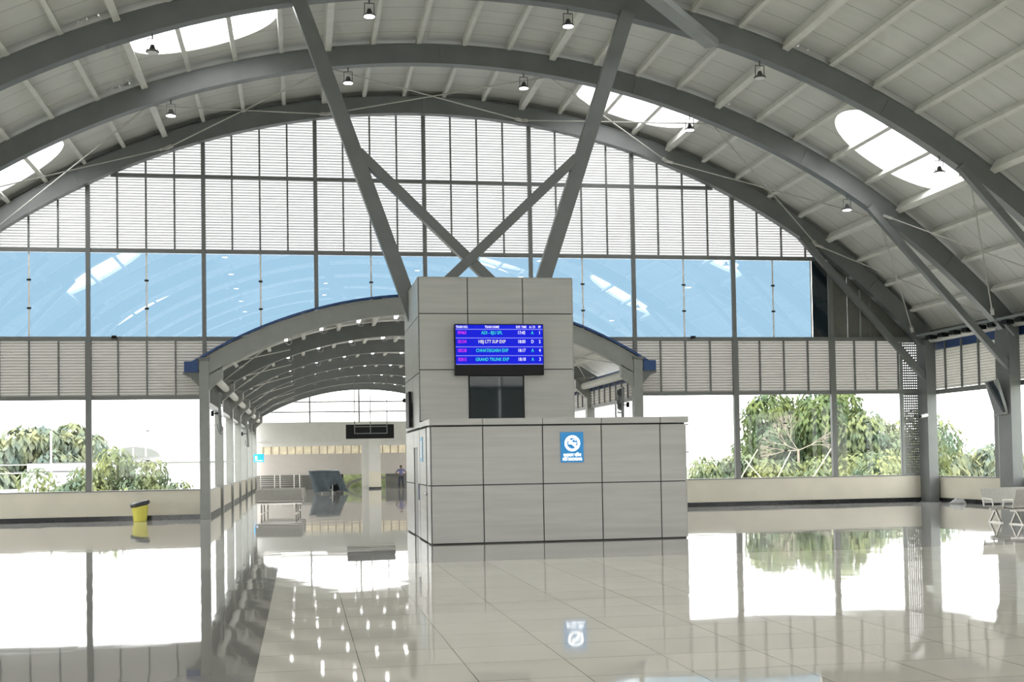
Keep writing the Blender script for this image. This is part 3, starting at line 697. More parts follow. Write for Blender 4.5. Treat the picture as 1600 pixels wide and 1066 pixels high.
# batten lights in the corridor vault
for j in range(len(CYS)-1):
    yb = CYS[j+1]-5.6
    for q, t in enumerate((-19.9, -14.6, -9.1, -3.6, 2.0, 7.5, 13.0, 18.5)):
        a = math.radians(t); x, z = X0+14.98*math.sin(a), KZ+14.98*math.cos(a)
        b = thing('batten_light', (x, yb, z), f'small lit batten lamp in the corridor vault, {ORD[j]} bay, {ORD[q]} from the left', 'lamp', 'corridor batten lights')
        MB().box(x-0.05, x+0.05, yb-0.4, yb+0.4, z, z+0.14).build('fitting', white_pl, b)
        MB().box(x-0.06, x+0.06, yb-0.38, yb+0.38, z-0.13, z).build('tube', batt, b)
        mb = MB()
        prev = None
        for i in range(9):
            an = PI*1.5*i/8; pnt = Vector((x+0.1+0.12*math.sin(an), yb+0.5, z-0.12+0.14*math.cos(an)))
            if prev: mb.tube(prev, pnt, 0.012, n=5)
            prev = pnt
        mb.build('cable_loop', mull_m, b)

# far end of the corridor
ew = sthing('wall_far', (X0, YE, 0), 'white end wall of the corridor')
MB().box(CL, CR, YE-0.05, YE+0.2, 3.65, 5.0).build('upper_band', white_wall, ew)
MB().box(CL, CR, YE-0.12, YE+0.1, 3.58, 3.66).build('ledge', white_wall, ew)
MB().box(CL, CR, YE, YE+0.2, 3.2, 3.58).build('wall_field', white_wall, ew)
MB().box(CL, CR, YE, YE+0.2, 1.05, 2.62).build('wall_field', greige, ew)
mb = MB()
n = 27
for i in range(n+1):
    x = CL+(CR-CL)*i/n; mb.box(x-0.035, x+0.035, YE-0.02, YE+0.14, 2.62, 3.2)
mb.build('window_row_frame', mat('tan_frame', (0.36, 0.30, 0.21, 1), 0.5), ew)
V = sthing(f'window_{nwin}', (X0, YE, 2.6), 'row of small warm lit panes on the far wall'); nwin += 1
wp = mat('warm_pane', (0.62, 0.55, 0.40, 1), 0.3, var=0.25, vscale=2, emit=(0.9, 0.8, 0.6, 1), es=0.25)
MB().box(CL, CR, YE+0.05, YE+0.12, 2.6, 3.24).build('pane', wp, V)
V = sthing(f'window_{nwin}', (X0, YE, 5), 'bright lunette window over the far wall'); nwin += 1
mb = MB(); n = 24
for i in range(n):
    xa, xb = CL+0.2+(CR-CL-0.4)*i/n, CL+0.2+(CR-CL-0.4)*(i+1)/n
    mb.quad((xa, YE, 4.95), (xb, YE, 4.95), (xb, YE, max(4.96, kz(xb, KT))), (xa, YE, max(4.96, kz(xa, KT))))
mb.build('pane', clear, V)
mb = MB()
for z in (5.75, 6.5): 
    h = math.sqrt(KT**2-(z-KZ)**2); mb.box(X0-h, X0+h, YE-0.05, YE+0.03, z-0.05, z+0.05)
for x in (0.7, 4.35, 8.0): mb.box(x-0.06, x+0.06, YE-0.06, YE+0.03, 4.95, kz(x, KT))
mb.build('window_frame', mull_m, V)
pl = sthing('trim_pillar', (5.33, 89.6, 0), 'square white pillar before the far wall')
MB().box(4.92, 5.74, 89.3, 90.1, 1.25, 3.6).build('pillar_shaft', white_wall, pl)
MB().box(4.90, 5.76, 89.28, 90.12, 0.12, 1.25).build('pillar_dado', cream, pl)
MB().box(4.88, 5.78, 89.26, 90.14, 0, 0.12).build('pillar_base', black_tile, pl)
MB().box(4.4, 4.92, 89.9, 90.1, 0, 3.6).build('pilaster', white_wall, pl)
# openings under the far wall
o = thing('counter_cabinet', (2.8, 91.4, 0), 'black cabinet right of the covered machine at the far wall', 'cabinet')
MB().box(2.55, 3.1, 91.3, 91.9, 0, 1.08).build('body', black_pl, o, bevel=0.01); MB().box(2.58, 3.07, 91.28, 91.30, 0.05, 1.03).build('door', black_pl, o)
o = thing('counter_desk', (1.7, 91.5, 0), 'dark grey counter behind the covered machine at the far wall', 'counter')
MB().box(-0.1, 2.5, 91.5, 91.9, 0, 1.0).build('body', clad_brown, o); MB().box(-0.15, 2.52, 91.4, 91.95, 1.0, 1.06).build('counter_top', steel, o)
o = thing('counter_desk', (6.7, 91.5, 0), 'dark grey counter behind the standing person', 'counter')
MB().box(6.25, 12.2, 91.5, 91.9, 0, 1.0).build('body', clad_brown, o); MB().box(6.23, 12.25, 91.4, 91.95, 1.0, 1.06).build('counter_top', steel, o)
o = thing('arched_planter', (4.0, 93, 0), 'green area with dark curved band seen through the far opening', 'planter')
gm = mat('soft_green', (0.22, 0.27, 0.13, 1), 0.8, var=0.4, vscale=3)
MB().box(2.6, 7.2, 93.4, 93.5, -0.1, 1.8).build('green_panel', gm, o)
mb = MB(); prev = None
for i in range(15):
    t = PI*0.95*i/14; q = (5.6-2.2*math.cos(t), 93.1, 0.0+0.78*math.sin(t))
    if prev: mb.beam(prev, q, 0.2, 0.16, up=(0, 1, 0))
    prev = q
mb.build('curved_band', clad_brown, o)
o = thing('queue_railing', (-1.7, 90.6, 0), 'steel queue railing at the left of the far wall', 'railing')
mb = MB()
for z in (0.35, 0.5, 0.65, 0.8, 0.95, 1.1): mb.tube((-3.0, 90.6, z), (0.1, 90.6, z), 0.02, n=6)
mb.build('rails', stainless, o)
for x in (-2.9, -1.9, -1.5, -0.5, -0.1):
    MB().tube((x, 90.6, 0), (x, 90.6, 1.12), 0.035, n=8).build('rail_post', stainless, o)
o = thing('kiosk_screen_panel', (-1.4, 91.8, 0), 'long dark board along the foot of the far wall behind the queue railing', 'screen')
MB().box(-3.3, 3.1, 91.92, 92.1, 0, 1.06).build('screen_board', clad_brown, o)
# covered machine
o = thing('covered_machine', (1.9, 78.0, 0), 'machine draped with a dark grey tarpaulin in the corridor', 'machine')
mb = MB()
prof = [(-0.02, 1.38), (0.22, 1.45), (1.0, 1.5), (1.55, 1.44), (1.68, 1.3)]
bot = [(0.75, 0.06), (1.0, 0.0), (1.05, 0.45), (1.75, 0.5), (2.15, 0.02)]
def hem(u): return 0.0
N, M = 40, 10
def outline(u, v):
    # u around the box, v from the top down
    per = [(-0.15, 0), (1.75, 0), (1.75, 1.3), (-0.15, 1.3)]
    s = (u % 1)*4; i = int(s); f = s-i; a = per[i]; b = per[(i+1) % 4]
    x, y = a[0]+(b[0]-a[0])*f, a[1]+(b[1]-a[1])*f
    cx, cy = 0.8, 0.65
    fl = 1+0.16*v+0.07*v*math.sin(u*58)+0.04*v*math.sin(u*113)
    z = 1.45-0.05*math.sin(u*9)-v*(1.4-(0.55 if 0.11 < u < 0.20 else 0)-0.12*abs(math.sin(u*21)))
    sh = v*(0.62-0.30*(x-cx+0.95)/1.9)
    return (cx+(x-cx)*fl+sh, cy+(y-cy)*fl, max(0.02, z))
g = [[mb.bm.verts.new(Vector(outline(i/N, j/M))+Vector((0.62, 77.4, 0))) for j in range(M+1)] for i in range(N)]
for i in range(N):
    for j in range(M): mb.bm.faces.new((g[i][j], g[(i+1) % N][j], g[(i+1) % N][j+1], g[i][j+1]))
mb.bm.faces.new([g[i][0] for i in range(N)]); mb.build('tarpaulin', tarp_m, o, smooth=True)
mb = MB(); mb.box(1.25, 1.98, 77.5, 78.3, 0.5, 0.56); mb.box(1.25, 1.98, 77.44, 77.5, 0.22, 0.28)
for x in (1.27, 1.93): mb.box(x-0.02, x+0.05, 77.44, 77.5, 0, 0.55); mb.box(x-0.02, x+0.05, 78.2, 78.26, 0, 0.55)
mb.build('frame', white_pl, o)
# hanging sign board
o = thing('hanging_signboard', (4.24, 75.2, 3.4), 'long black hanging sign board in the corridor on thin rods', 'sign')
MB().box(2.74, 5.68, 75.24, 75.36, 3.38, 4.25).build('board', black_pl, o, bevel=0.01)
for x in (3.27, 4.24, 5.25): MB().tube((x, 75.2, 3.7), (x, 75.2, kz(x, KB)+0.05), 0.032, n=6).build('hanger_rod', mull_m, o)
mb = MB(); mb.beam((3.25, 75.2, 4.12), (5.27, 75.2, 4.12), 0.04, 0.04); mb.beam((3.25, 75.2, 3.7), (5.27, 75.2, 3.7), 0.04, 0.04); mb.build('hanger_frame', steel_l, o)
# blue lit sign
blue_l = mat('blue_sign_face', (0.02, 0.30, 0.65, 1), 0.4, emit=(0.02, 0.33, 0.80, 1), es=0.9)
white_e = mat('white_sign_print', (0.9, 0.9, 0.9, 1), 0.4, emit=(1, 1, 1, 1), es=1.1)
o = thing('blue_direction_sign', (-2.65, 80, 2.05), 'small blue lit sign projecting from the left corridor column', 'sign')
MB().box(-2.98, -2.33, 80.0, 80.08, 2.06, 2.58).build('sign_box', blue_l, o)
mb = MB(); mb.tube((-2.82, 79.995, 2.38), (-2.82, 79.985, 2.38), 0.08, n=12); mb.box(-2.9, -2.74, 79.985, 79.995, 2.24, 2.30); mb.box(-2.88, -2.42, 79.985, 79.995, 2.13, 2.17); mb.build('pictogram', white_e, o)
MB().box(-3.15, -2.98, 80.02, 80.06, 2.3, 2.36).build('bracket', steel_l, o)
# person, hands on hips
pr = thing('person', (7.21, 89.2, 0), 'person in a blue shirt and dark trousers standing with hands on hips', 'person')
def skin_obj(name, verts, edges, radii, m, root=0, parent=None, sub=2):
    me = bpy.data.meshes.new(name); me.from_pydata(verts, edges, []); me.materials.append(m); ob = bpy.data.objects.new(name, me); COL.objects.link(ob)
    ob.parent = parent; ob.matrix_parent_inverse = Matrix.Translation(-parent.location)
    md = ob.modifiers.new('skin', 'SKIN'); md.use_smooth_shade = True
    for i, r in enumerate(radii): me.skin_vertices[0].data[i].radius = (r, r) if isinstance(r, float) else r
    me.skin_vertices[0].data[root].use_root = True
    s = ob.modifiers.new('sub', 'SUBSURF'); s.levels = sub; s.render_levels = sub
    return ob
px_, py_ = 7.21, 89.2
P = lambda x, y, z: (px_+x, py_+y, z*0.96)
V_ = [P(0, 0, 0.95), P(0, 0, 1.12), P(0, 0, 1.32), P(0, 0, 1.44), P(0, -0.01, 1.50), P(0, -0.02, 1.62), P(0, -0.02, 1.70),
      P(-0.19, 0, 1.40), P(-0.40, 0.03, 1.17), P(-0.19, -0.06, 1.02), P(0.19, 0, 1.40), P(0.40, 0.03, 1.17), P(0.19, -0.06, 1.02),
      P(-0.10, 0, 0.88), P(-0.13, 0, 0.50), P(-0.15, 0.02, 0.09), P(-0.17, -0.13, 0.05), P(0.10, 0, 0.88), P(0.13, 0, 0.50), P(0.15, 0.02, 0.09), P(0.17, -0.13, 0.05)]
E_ = [(0, 1), (1, 2), (2, 3), (3, 4), (4, 5), (5, 6), (3, 7), (7, 8), (8, 9), (3, 10), (10, 11), (11, 12), (0, 13), (13, 14), (14, 15), (15, 16), (0, 17), (17, 18), (18, 19), (19, 20)]
skin_obj('body', V_, E_, [(0.13, 0.10), (0.12, 0.09), (0.14, 0.09), (0.09, 0.07), 0.05, (0.078, 0.09), (0.06, 0.07), 0.055, 0.04, 0.03, 0.055, 0.04, 0.03, 0.085, 0.058, 0.04, 0.035, 0.085, 0.058, 0.04, 0.035], skin, parent=pr)
skin_obj('shirt', [P(0, 0, 0.93), P(0, 0, 1.12), P(0, 0, 1.34), P(0, 0, 1.43), P(-0.20, 0, 1.40), P(-0.30, 0.02, 1.27), P(0.20, 0, 1.40), P(0.30, 0.02, 1.27)],
         [(0, 1), (1, 2), (2, 3), (3, 4), (4, 5), (3, 6), (6, 7)], [(0.165, 0.125), (0.155, 0.115), (0.175, 0.12), (0.11, 0.09), 0.075, 0.07, 0.075, 0.07], shirt, parent=pr)
skin_obj('trousers', [P(0, 0, 0.96), P(-0.10, 0, 0.86), P(-0.13, 0, 0.50), P(-0.15, 0.02, 0.10), P(0.10, 0, 0.86), P(0.13, 0, 0.50), P(0.15, 0.02, 0.10)],
         [(0, 1), (1, 2), (2, 3), (0, 4), (4, 5), (5, 6)], [(0.16, 0.12), 0.105, 0.08, 0.07, 0.105, 0.08, 0.07], trous, parent=pr)
MB().ball(P(0, 0.005, 1.665), 0.1, 0.95, 1.05, 0.8).build('hair', hair, pr, smooth=True)
mb = MB()
for s in (-1, 1):
    hx, hy, hz = P(s*0.19, -0.06, 1.02)
    mb.ball((hx, hy, hz), 0.045, 0.9, 0.6, 1.1, 8)
    for q in range(4): mb.tube((hx+s*0.01, hy-0.02+0.015*q, hz), (hx-s*0.06, hy-0.05+0.02*q, hz-0.03-0.006*q), 0.011, 0.008, n=6)
    mb.tube((hx+s*0.01, hy+0.02, hz+0.01), (hx-s*0.02, hy+0.06, hz-0.02), 0.012, 0.009, n=6)
mb.build('hands', skin, pr, smooth=True)
mb = MB()
for s in (-1, 1): mb.ball(P(s*0.16, -0.07, 0.045), 0.06, 0.8, 2.2, 0.7, 10)
mb.build('shoes', black_pl, pr, smooth=True)
mb = MB()
for s in (-1, 1): mb.ball(P(s*0.03, -0.105, 1.635), 0.011)
mb.ball(P(0, -0.117, 1.605), 0.016, 0.8, 1, 1.3); mb.box(*[v for v in (px_-0.025, px_+0.025, py_-0.112, py_-0.10, 1.565*0.96, 1.572*0.96)])
for s in (-1, 1): mb.ball(P(s*0.088, -0.01, 1.625), 0.022, 0.5, 1, 1.4)
mb.build('face_features', skin, pr)

# wall displays seen edge on
def display(x, y, z0, z1, ang, lab, cxn):
    o = thing('wall_display', (x, y, z0), lab, 'display', 'tall displays on column arms')
    dx, dy = math.cos(ang)*0.0, 0
    a = Vector((x, y, z1)); b = Vector((x+0.0, y, z0)); t = math.sin(math.radians(8))*(z1-z0)
    b = Vector((x+cxn*t*(1.9 if x > 20 else -0.3), y-t*0.5, z0))
    MB().beam(a, b, 0.10, 0.75, up=(math.sin(ang), math.cos(ang), 0)).build('panel', steel_l, o, bevel=0.01)
    d = (b-a).normalized(); off = Vector((-cxn*0.056, 0, 0))
    MB().beam(a+off+d*0.05, b+off-d*0.05, 0.01, 0.66, up=(math.sin(ang), math.cos(ang), 0)).build('screen', dark_glass, o)
    m_ = (a+b)/2
    mb = MB(); mb.tube(m_, m_+Vector((cxn*0.28, 0, 0)), 0.025, n=8); mb.box(m_.x+cxn*0.28-0.05, m_.x+cxn*0.28+0.05, m_.y-0.06, m_.y+0.06, m_.z-0.1, m_.z+0.1); mb.build('arm', black_pl, o)
    prev = b
    mb = MB()
    for i in range(7):
        u = i/6; q = Vector((b.x+cxn*0.15*u, b.y, b.z-0.06*math.sin(u*PI)+0.35*u*u))
        if i: mb.tube(prev, q, 0.012, n=5)
        prev = q
    mb.build('cable', black_pl, o)
display(-2.88, 45.35, 3.05, 4.5, 0, 'tall display on an arm at the left mouth of the corridor, edge on', -1)
display(12.14, 45.35, 3.3, 4.6, 0, 'tall display on an arm at the right mouth of the corridor, edge on', 1)
display(-2.90, 68.5, 2.9, 4.3, 0, 'tall display far down the left side of the corridor, edge on', -1)
display(23.72, 38.9, 3.2, 4.4, 0.0, 'tall tilted display on the right side column near the picture edge', 1)
# cctv
o = thing('security_camera', (23.9, 43.9, 3.3), 'small white bullet security camera on the far right corner column', 'camera')
MB().tube((23.66, 43.75, 3.33), (23.98, 43.85, 3.38), 0.065, n=14).build('camera_body', white_pl, o, smooth=False); MB().tube((23.62, 43.737, 3.323), (23.665, 43.751, 3.331), 0.055, n=14).build('lens', black_pl, o); MB().tube((23.95, 43.9, 3.38), (24.16, 44.1, 3.42), 0.03, n=8).build('mount', white_pl, o)
o = thing('security_camera', (6.35, 75.2, 5.66), 'small black dome security camera hanging from the corridor vault', 'camera')
MB().tube((6.35, 75.2, 5.8), (6.35, 75.2, kz(6.35, KB)+0.03), 0.02, n=8).build('drop_rod', steel, o); MB().ball((6.35, 75.2, 5.70), 0.14, seg=14).build('camera_dome', black_pl, o, smooth=True)

# ------------------------------------------------------------------ kiosk
KX0, KX1, KY0, KY1, KH = 2.92, 8.97, 27.7, 31.4, 2.87
TX1, TY0_, TY1, TZ = 6.83, 30.1, 34.0, 6.5
def panels(parent, axis, fixed, us, zs, m=panel_m, gap=0.012, th=0.02, holes=()):
    for i in range(len(us)-1):
        for j in range(len(zs)-1):
            a, b, c, d = us[i]+gap, us[i+1]-gap, zs[j]+gap, zs[j+1]-gap
            mb = MB()
            if axis == 'y': mb.box(a, b, fixed-th, fixed, c, d)
            else: mb.box(fixed-th, fixed, a, b, c, d)
            mb.build('cladding_panel', m, parent)
kb = thing('kiosk', (6, 28, 0), 'grey panelled kiosk block with a taller tower in the middle of the hall', 'kiosk')
MB().box(KX0+0.02, KX1-0.02, KY0, 30.1, 0, KH-0.15).build('kiosk_core', clad_gap, kb)
MB().box(KX0+0.02, TX1-0.02, 30.1, TY1, 0, TZ-0.02).build('tower_core', clad_gap, kb)
us = [KX0, 4.12, 5.52, 6.92, 8.34, KX1]
panels(kb, 'y', KY0, us, [0.02, 1.345, 2.70])
for i in range(5): MB().box(us[i]+(0.008 if i else -0.03), us[i+1]-(0.008 if i < 4 else -0.06), KY0-0.06, KY0+0.3, 2.725, KH).build('coping', panel_m, kb)
MB().box(KX0-0.03, KX1+0.06, KY0+0.3, 30.09, 2.74, KH-0.005).build('kiosk_roof', panel_m, kb)
panels(kb, 'x', KX0, [KY0, 28.35], [0.02, 1.345, 2.70])
panels(kb, 'x', KX0, [28.6, 30.1], [0.02, 1.345, 2.70])
panels(kb, 'x', KX0, [31.7, TY1], [0.02, 1.345, 2.70])
panels(kb, 'x', KX0, [30.15, 30.6], [0.02, 1.345, 2.70]); panels(kb, 'x', KX0, [30.6, 31.7], [2.25, 2.70])
MB().box(KX0+0.0, KX0+0.03, 28.35, 28.6, 0.02, 2.7).build('recess', steel, kb)
MB().box(KX0+0.005, KX0+0.03, 30.6, 31.7, 0.02, 2.25).build('door', mull_m, kb)
MB().box(KX0-0.04, KX0-0.02, 30.3, 30.36, 0.95, 1.35).build('door_handle', navy, kb)
MB().ball((KX0-0.03, 28.45, 1.15), 0.04).build('door_knob', chrome, kb)
panels(kb, 'x', KX0, [30.1, 31.6, TY1], [2.74, 4.1, 5.5, TZ]); panels(kb, 'x', KX1+0.02, [KY0, 28.9, 30.1], [0.02, 1.345, 2.70])
panels(kb, 'x', TX1+0.02, [30.1, 31.4, 32.7, TY1], [2.88, 4.16, 5.55, TZ]); panels(kb, 'y', TY1+0.02, [KX0, 4.2, 5.5, TX1], [0.02, 1.345, 2.7, 4.16, 5.55, TZ])
tu = [KX0, 4.15, 5.55, TX1]
panels(kb, 'y', 30.1, tu, [4.18, 5.58, TZ])
panels(kb, 'y', 30.1, [KX0, 4.15], [2.9, 4.18]); panels(kb, 'y', 30.1, [5.54, TX1], [2.9, 4.18])
MB().box(KX0, TX1, 30.08, TY1+0.02, TZ-0.02, TZ).build('tower_roof', panel_m, kb)
# dark window under the board
o = MB().box(4.17, 5.52, 30.07, 30.1, 2.88, 4.05).build('tower_window', dark_glass, kb)
mb = MB(); mb.box(4.14, 4.17, 30.05, 30.1, 2.88, 4.05); mb.box(5.52, 5.55, 30.05, 30.1, 2.88, 4.05); mb.box(4.14, 5.55, 30.05, 30.1, 4.05, 4.08); mb.build('window_frame', black_pl, kb)

# text helper: font outline turned into a mesh
def text(s, x, y, z, size, m, parent, name, align='CENTER', bold=0.0, sx=1.0, rot=(PI/2, 0, 0)):
    cu = bpy.data.curves.new('t', 'FONT'); cu.body = s; cu.size = size; cu.align_x = align; cu.align_y = 'CENTER'; cu.offset = bold; cu.extrude = 0.002; cu.resolution_u = 3
    ob = bpy.data.objects.new('t', cu); COL.objects.link(ob); bpy.context.view_layer.update()
    me = bpy.data.meshes.new_from_object(ob.evaluated_get(bpy.context.evaluated_depsgraph_get())); bpy.data.objects.remove(ob)
    me.transform(Matrix.Translation((x, y, z)) @ Matrix.Rotation(rot[2], 4, 'Z') @ Matrix.Rotation(rot[0], 4, 'X') @ Matrix.Diagonal((sx, 1, 1, 1)))
    me.materials.clear(); me.materials.append(m); me.name = name
    n = bpy.data.objects.new(name, me); COL.objects.link(n); n.parent = parent; n.matrix_parent_inverse = Matrix.Translation(-parent.location); return n
# train board
BX0, BX1, BY = 3.79, 6.03, 29.88
tb = thing('train_display_board', (4.91, BY, 4.02), 'wide blue electronic train timetable board mounted high on the kiosk tower', 'display board')
MB().box(BX0, BX1, BY, 30.05, 4.02, 5.30).build('housing', black_pl, tb, bevel=0.008)
blue_s = mat('board_blue', (0.005, 0.005, 0.03, 1), 0.6, spec=0.1, emit=srgb(20, 32, 222), es=0.75)
W_ = mat('board_white', (0, 0, 0, 1), 0.5, emit=(0.9, 0.9, 1, 1), es=0.85); M_ = mat('board_magenta', (0, 0, 0, 1), 0.5, emit=srgb(225, 50, 240), es=0.8)
G_ = mat('board_cyan', (0, 0, 0, 1), 0.5, emit=srgb(50, 225, 205), es=0.8); L_ = mat('board_line', (0, 0, 0, 1), 0.5, emit=srgb(140, 140, 245), es=0.8); C_ = mat('board_cream', (0, 0, 0, 1), 0.5, emit=srgb(240, 238, 220), es=0.8)
ZS = 4.285
MB().box(BX0+0.02, BX1-0.02, BY-0.006, BY, ZS, 5.275).build('screen', blue_s, tb)
sx_ = lambda px: BX0+(px-100)/(1478-100)*(BX1-BX0); sz_ = lambda py: 5.29-(py-88)/(885-88)*(5.30-4.02)
mb = MB()
for pyy in (165, 300, 438, 574, 708): mb.box(BX0+0.02, BX1-0.02, BY-0.009, BY-0.006, sz_(pyy)-0.009, sz_(pyy)+0.009)
mb.build('row_lines', L_, tb)
for s, cxx in (('TRAIN NO.', 210), ('TRAIN NAME', 675), ('EXP. TIME', 1130), ('A / D', 1302), ('PF', 1416)): text(s, sx_(cxx), BY-0.008, sz_(130), 0.085, W_, tb, 'heading_text', bold=0.0015, sx=0.72 if len(s) > 5 else 0.8)
rows = [('09463', 'ADI - BJU SPL', '17:45', 'A', '1', G_), ('02154', 'HBJ LTT SUP EXP', '18:00', 'D', '2', C_), ('08238', 'CHHATISGARH EXP', '18:17', 'A', '4', G_), ('02815', 'GRAND TRUNK EXP', '18:18', 'A', '3', G_)]
for i, (no, nm, tm, ad, pf, cm) in enumerate(rows):
    z = sz_(220+138*i)
    text(no, sx_(212), BY-0.008, z, 0.115, M_, tb, 'train_number_text', bold=0.001, sx=0.75)
    text(nm, sx_(672), BY-0.008, z, 0.115, cm, tb, 'train_name_text', bold=0.0015, sx=0.80)
    text(tm, sx_(1132), BY-0.008, z, 0.115, W_, tb, 'time_text', bold=0.0015, sx=0.78)
    text(ad, sx_(1302), BY-0.008, z, 0.115, G_ if ad == 'A' else W_, tb, 'status_text', bold=0.0015, sx=0.8)
    text(pf, sx_(1416), BY-0.008, z, 0.115, W_, tb, 'platform_text', bold=0.0015, sx=0.8)
# no smoking sign
SY = KY0-0.02
o = thing('no_smoking_sign', (6.21, SY, 1.83), 'blue lit no smoking sign on the front of the kiosk', 'sign')
sb_ = mat('sign_blue', (0.01, 0.17, 0.38, 1), 0.4, emit=srgb(20, 115, 175), es=0.5)
MB().box(5.94, 6.48, SY-0.035, SY, 1.83, 2.53).build('sign_box', sb_, o, bevel=0.004)
def ring(mb, cx, cz, r0, r1, y, n=40, a0=0, a1=2*PI):
    A = []
    for i in range(n+1):
        t = a0+(a1-a0)*i/n; A.append((mb.bm.verts.new((cx+r0*math.cos(t), y, cz+r0*math.sin(t))), mb.bm.verts.new((cx+r1*math.cos(t), y, cz+r1*math.sin(t)))))
    for p, q in zip(A, A[1:]): mb.bm.faces.new((p[0], p[1], q[1], q[0]))
mb = MB(); ring(mb, 6.215, 2.27, 0.125, 0.185, SY-0.040); mb.beam((6.12, SY-0.041, 2.36), (6.31, SY-0.041, 2.18), 0.004, 0.055, up=(0.7, 0, 0.7))
mb.box(6.12, 6.29, SY-0.041, SY-0.037, 2.25, 2.29); mb.box(6.30, 6.315, SY-0.041, SY-0.037, 2.25, 2.29)
ring(mb, 6.25, 2.325, 0.03, 0.045, SY-0.041, 12, 0, PI); mb.build('pictogram', white_e, o)
text('धूम्रपान निषेध', 6.21, SY-0.038, 1.995, 0.10, white_e, o, 'hindi_text', bold=0.002, sx=0.8)
text('NO SMOKING', 6.21, SY-0.038, 1.90, 0.088, white_e, o, 'english_text', bold=0.0035, sx=0.82)
# blue sticker sign on the left face
o = thing('door_sign', (KX0-0.02, 29.6, 1.95), 'blue sign on the left side of the kiosk', 'sign')
mb = MB(); mb.box(KX0-0.035, KX0-0.02, 29.3, 29.9, 1.9, 2.5); mb.build('sign_plate', mat('pale_blue', (0.15, 0.42, 0.65, 1), 0.4), o); MB().box(KX0-0.038, KX0-0.035, 29.45, 29.75, 2.0, 2.4).build('pictogram', white_pl, o)
# monitor on the left face of the tower
o = thing('wall_monitor', (KX0-0.12, 32.2, 2.75), 'black monitor on the left face of the kiosk tower, edge on', 'monitor')
MB().box(KX0-0.13, KX0-0.06, 31.75, 32.75, 2.80, 3.74).build('screen_housing', black_pl, o, bevel=0.01); MB().box(KX0-0.07, KX0-0.02, 32.0, 32.4, 3.05, 3.45).build('wall_bracket', steel, o)

# ------------------------------------------------------------------ benches
def bench(x, y, rot, n, lab, w_=1.6):
    o = thing('steel_bench', (0, 0, 0), lab, 'bench', 'stainless steel waiting benches')
    W2 = w_/2
    mb = MB(); prof = [(-0.26, 0.44), (-0.2, 0.455), (0.1, 0.43), (0.2, 0.43), (0.23, 0.45)]
    for (a, b) in zip(prof, prof[1:]): mb.quad((-W2, a[0], a[1]), (W2, a[0], a[1]), (W2, b[0], b[1]), (-W2, b[0], b[1])); mb.quad((-W2, a[0], a[1]-0.02), (W2, a[0], a[1]-0.02), (W2, b[0], b[1]-0.02), (-W2, b[0], b[1]-0.02))
    mb.quad((-W2, -0.26, 0.44), (W2, -0.26, 0.44), (W2, -0.26, 0.42), (-W2, -0.26, 0.42)); mb.build('seat', perf, o)
    MB().beam((0, 0.24, 0.52), (0, 0.40, 0.93), w_, 0.025, up=(0, 1, 0)).build('backrest', perf, o, bevel=0.005)
    MB().box(-W2+0.05, W2-0.05, 0.0, 0.06, 0.34, 0.40).build('beam', stainless, o)
    for s in (-1, 1):
        xx = s*(W2-0.22); mb = MB(); mb.beam((xx, 0.03, 0.36), (xx, -0.2, 0.03), 0.05, 0.04); mb.beam((xx, 0.03, 0.36), (xx, 0.3, 0.03), 0.05, 0.04); mb.box(xx-0.03, xx+0.03, -0.27, 0.36, 0, 0.03); mb.build('leg', stainless, o)
    for s in (-1, 1):
        xx = s*W2; mb = MB(); mb.beam((xx, -0.22, 0.44), (xx, -0.2, 0.64), 0.03, 0.03); mb.beam((xx, -0.22, 0.64), (xx, 0.28, 0.66), 0.04, 0.03); mb.beam((xx, 0.22, 0.44), (xx, 0.28, 0.66), 0.03, 0.03); mb.build('armrest', stainless, o)
    o.location = (x, y, 0); o.rotation_euler = (0, 0, rot)
    return o
bench(-0.85, 48.0, PI, 3, 'stainless steel bench, nearest at the mouth of the corridor', 1.75)
bench(-0.78, 49.1, 0, 3, 'stainless steel bench back to back with the nearest one in the corridor', 1.75)
bench(-0.7, 51.3, PI, 3, 'stainless steel bench standing behind the first pair in the corridor', 1.75)
bench(19.1, 29.2, PI, 3, 'stainless steel bench cut by the right edge of the picture', 1.85)
bench(19.15, 30.2, 0, 3, 'stainless steel bench behind the one at the right edge, backs together', 1.85)

# bin
o = thing('waste_bin', (-5.5, 43.85, 0), 'yellow waste bin with a crooked black bag liner beside the end wall', 'bin')
MB().lathe((-5.5, 43.85, 0), [(0.21, 0), (0.22, 0.02), (0.28, 0.5), (0.285, 0.56)], 20).build('bin_body', yellow, o, smooth=False)
mb = MB(); bm2 = mb.lathe((0, 0, 0), [(0.28, -0.07), (0.33, -0.05), (0.34, 0.05), (0.28, 0.09), (0.15, 0.07)], 16)
for v in mb.bm.verts:
    v.co += Vector((R_.uniform(-0.02, 0.02), R_.uniform(-0.02, 0.02), R_.uniform(-0.02, 0.02)))
bmesh.ops.transform(mb.bm, matrix=Matrix.Translation((-5.5, 43.85, 0.60)) @ Matrix.Rotation(math.radians(-13), 4, 'Y'), verts=mb.bm.verts)
mb.build('bin_bag', darkbag, o, smooth=True)
# crumpled cloth in the right corner
o = MB(); o.ball((0, 0, 0), 1, 1, 1, 1, 16)
for v in o.bm.verts: v.co = Vector((v.co.x*0.32*(1+R_.uniform(-.2, .2)), v.co.y*0.3*(1+R_.uniform(-.2, .2)), max(0, v.co.z*0.17*(1+R_.uniform(-.5, .5)))))
bmesh.ops.translate(o.bm, verts=o.bm.verts, vec=(24.0, 41.8, 0.0)); c = o.build('crumpled_cloth', mat('grey_cloth', (0.35, 0.35, 0.34, 1), 0.9), smooth=True)
tag(c, 'crumpled grey cloth heap on the floor by the right corner wall', 'cloth')

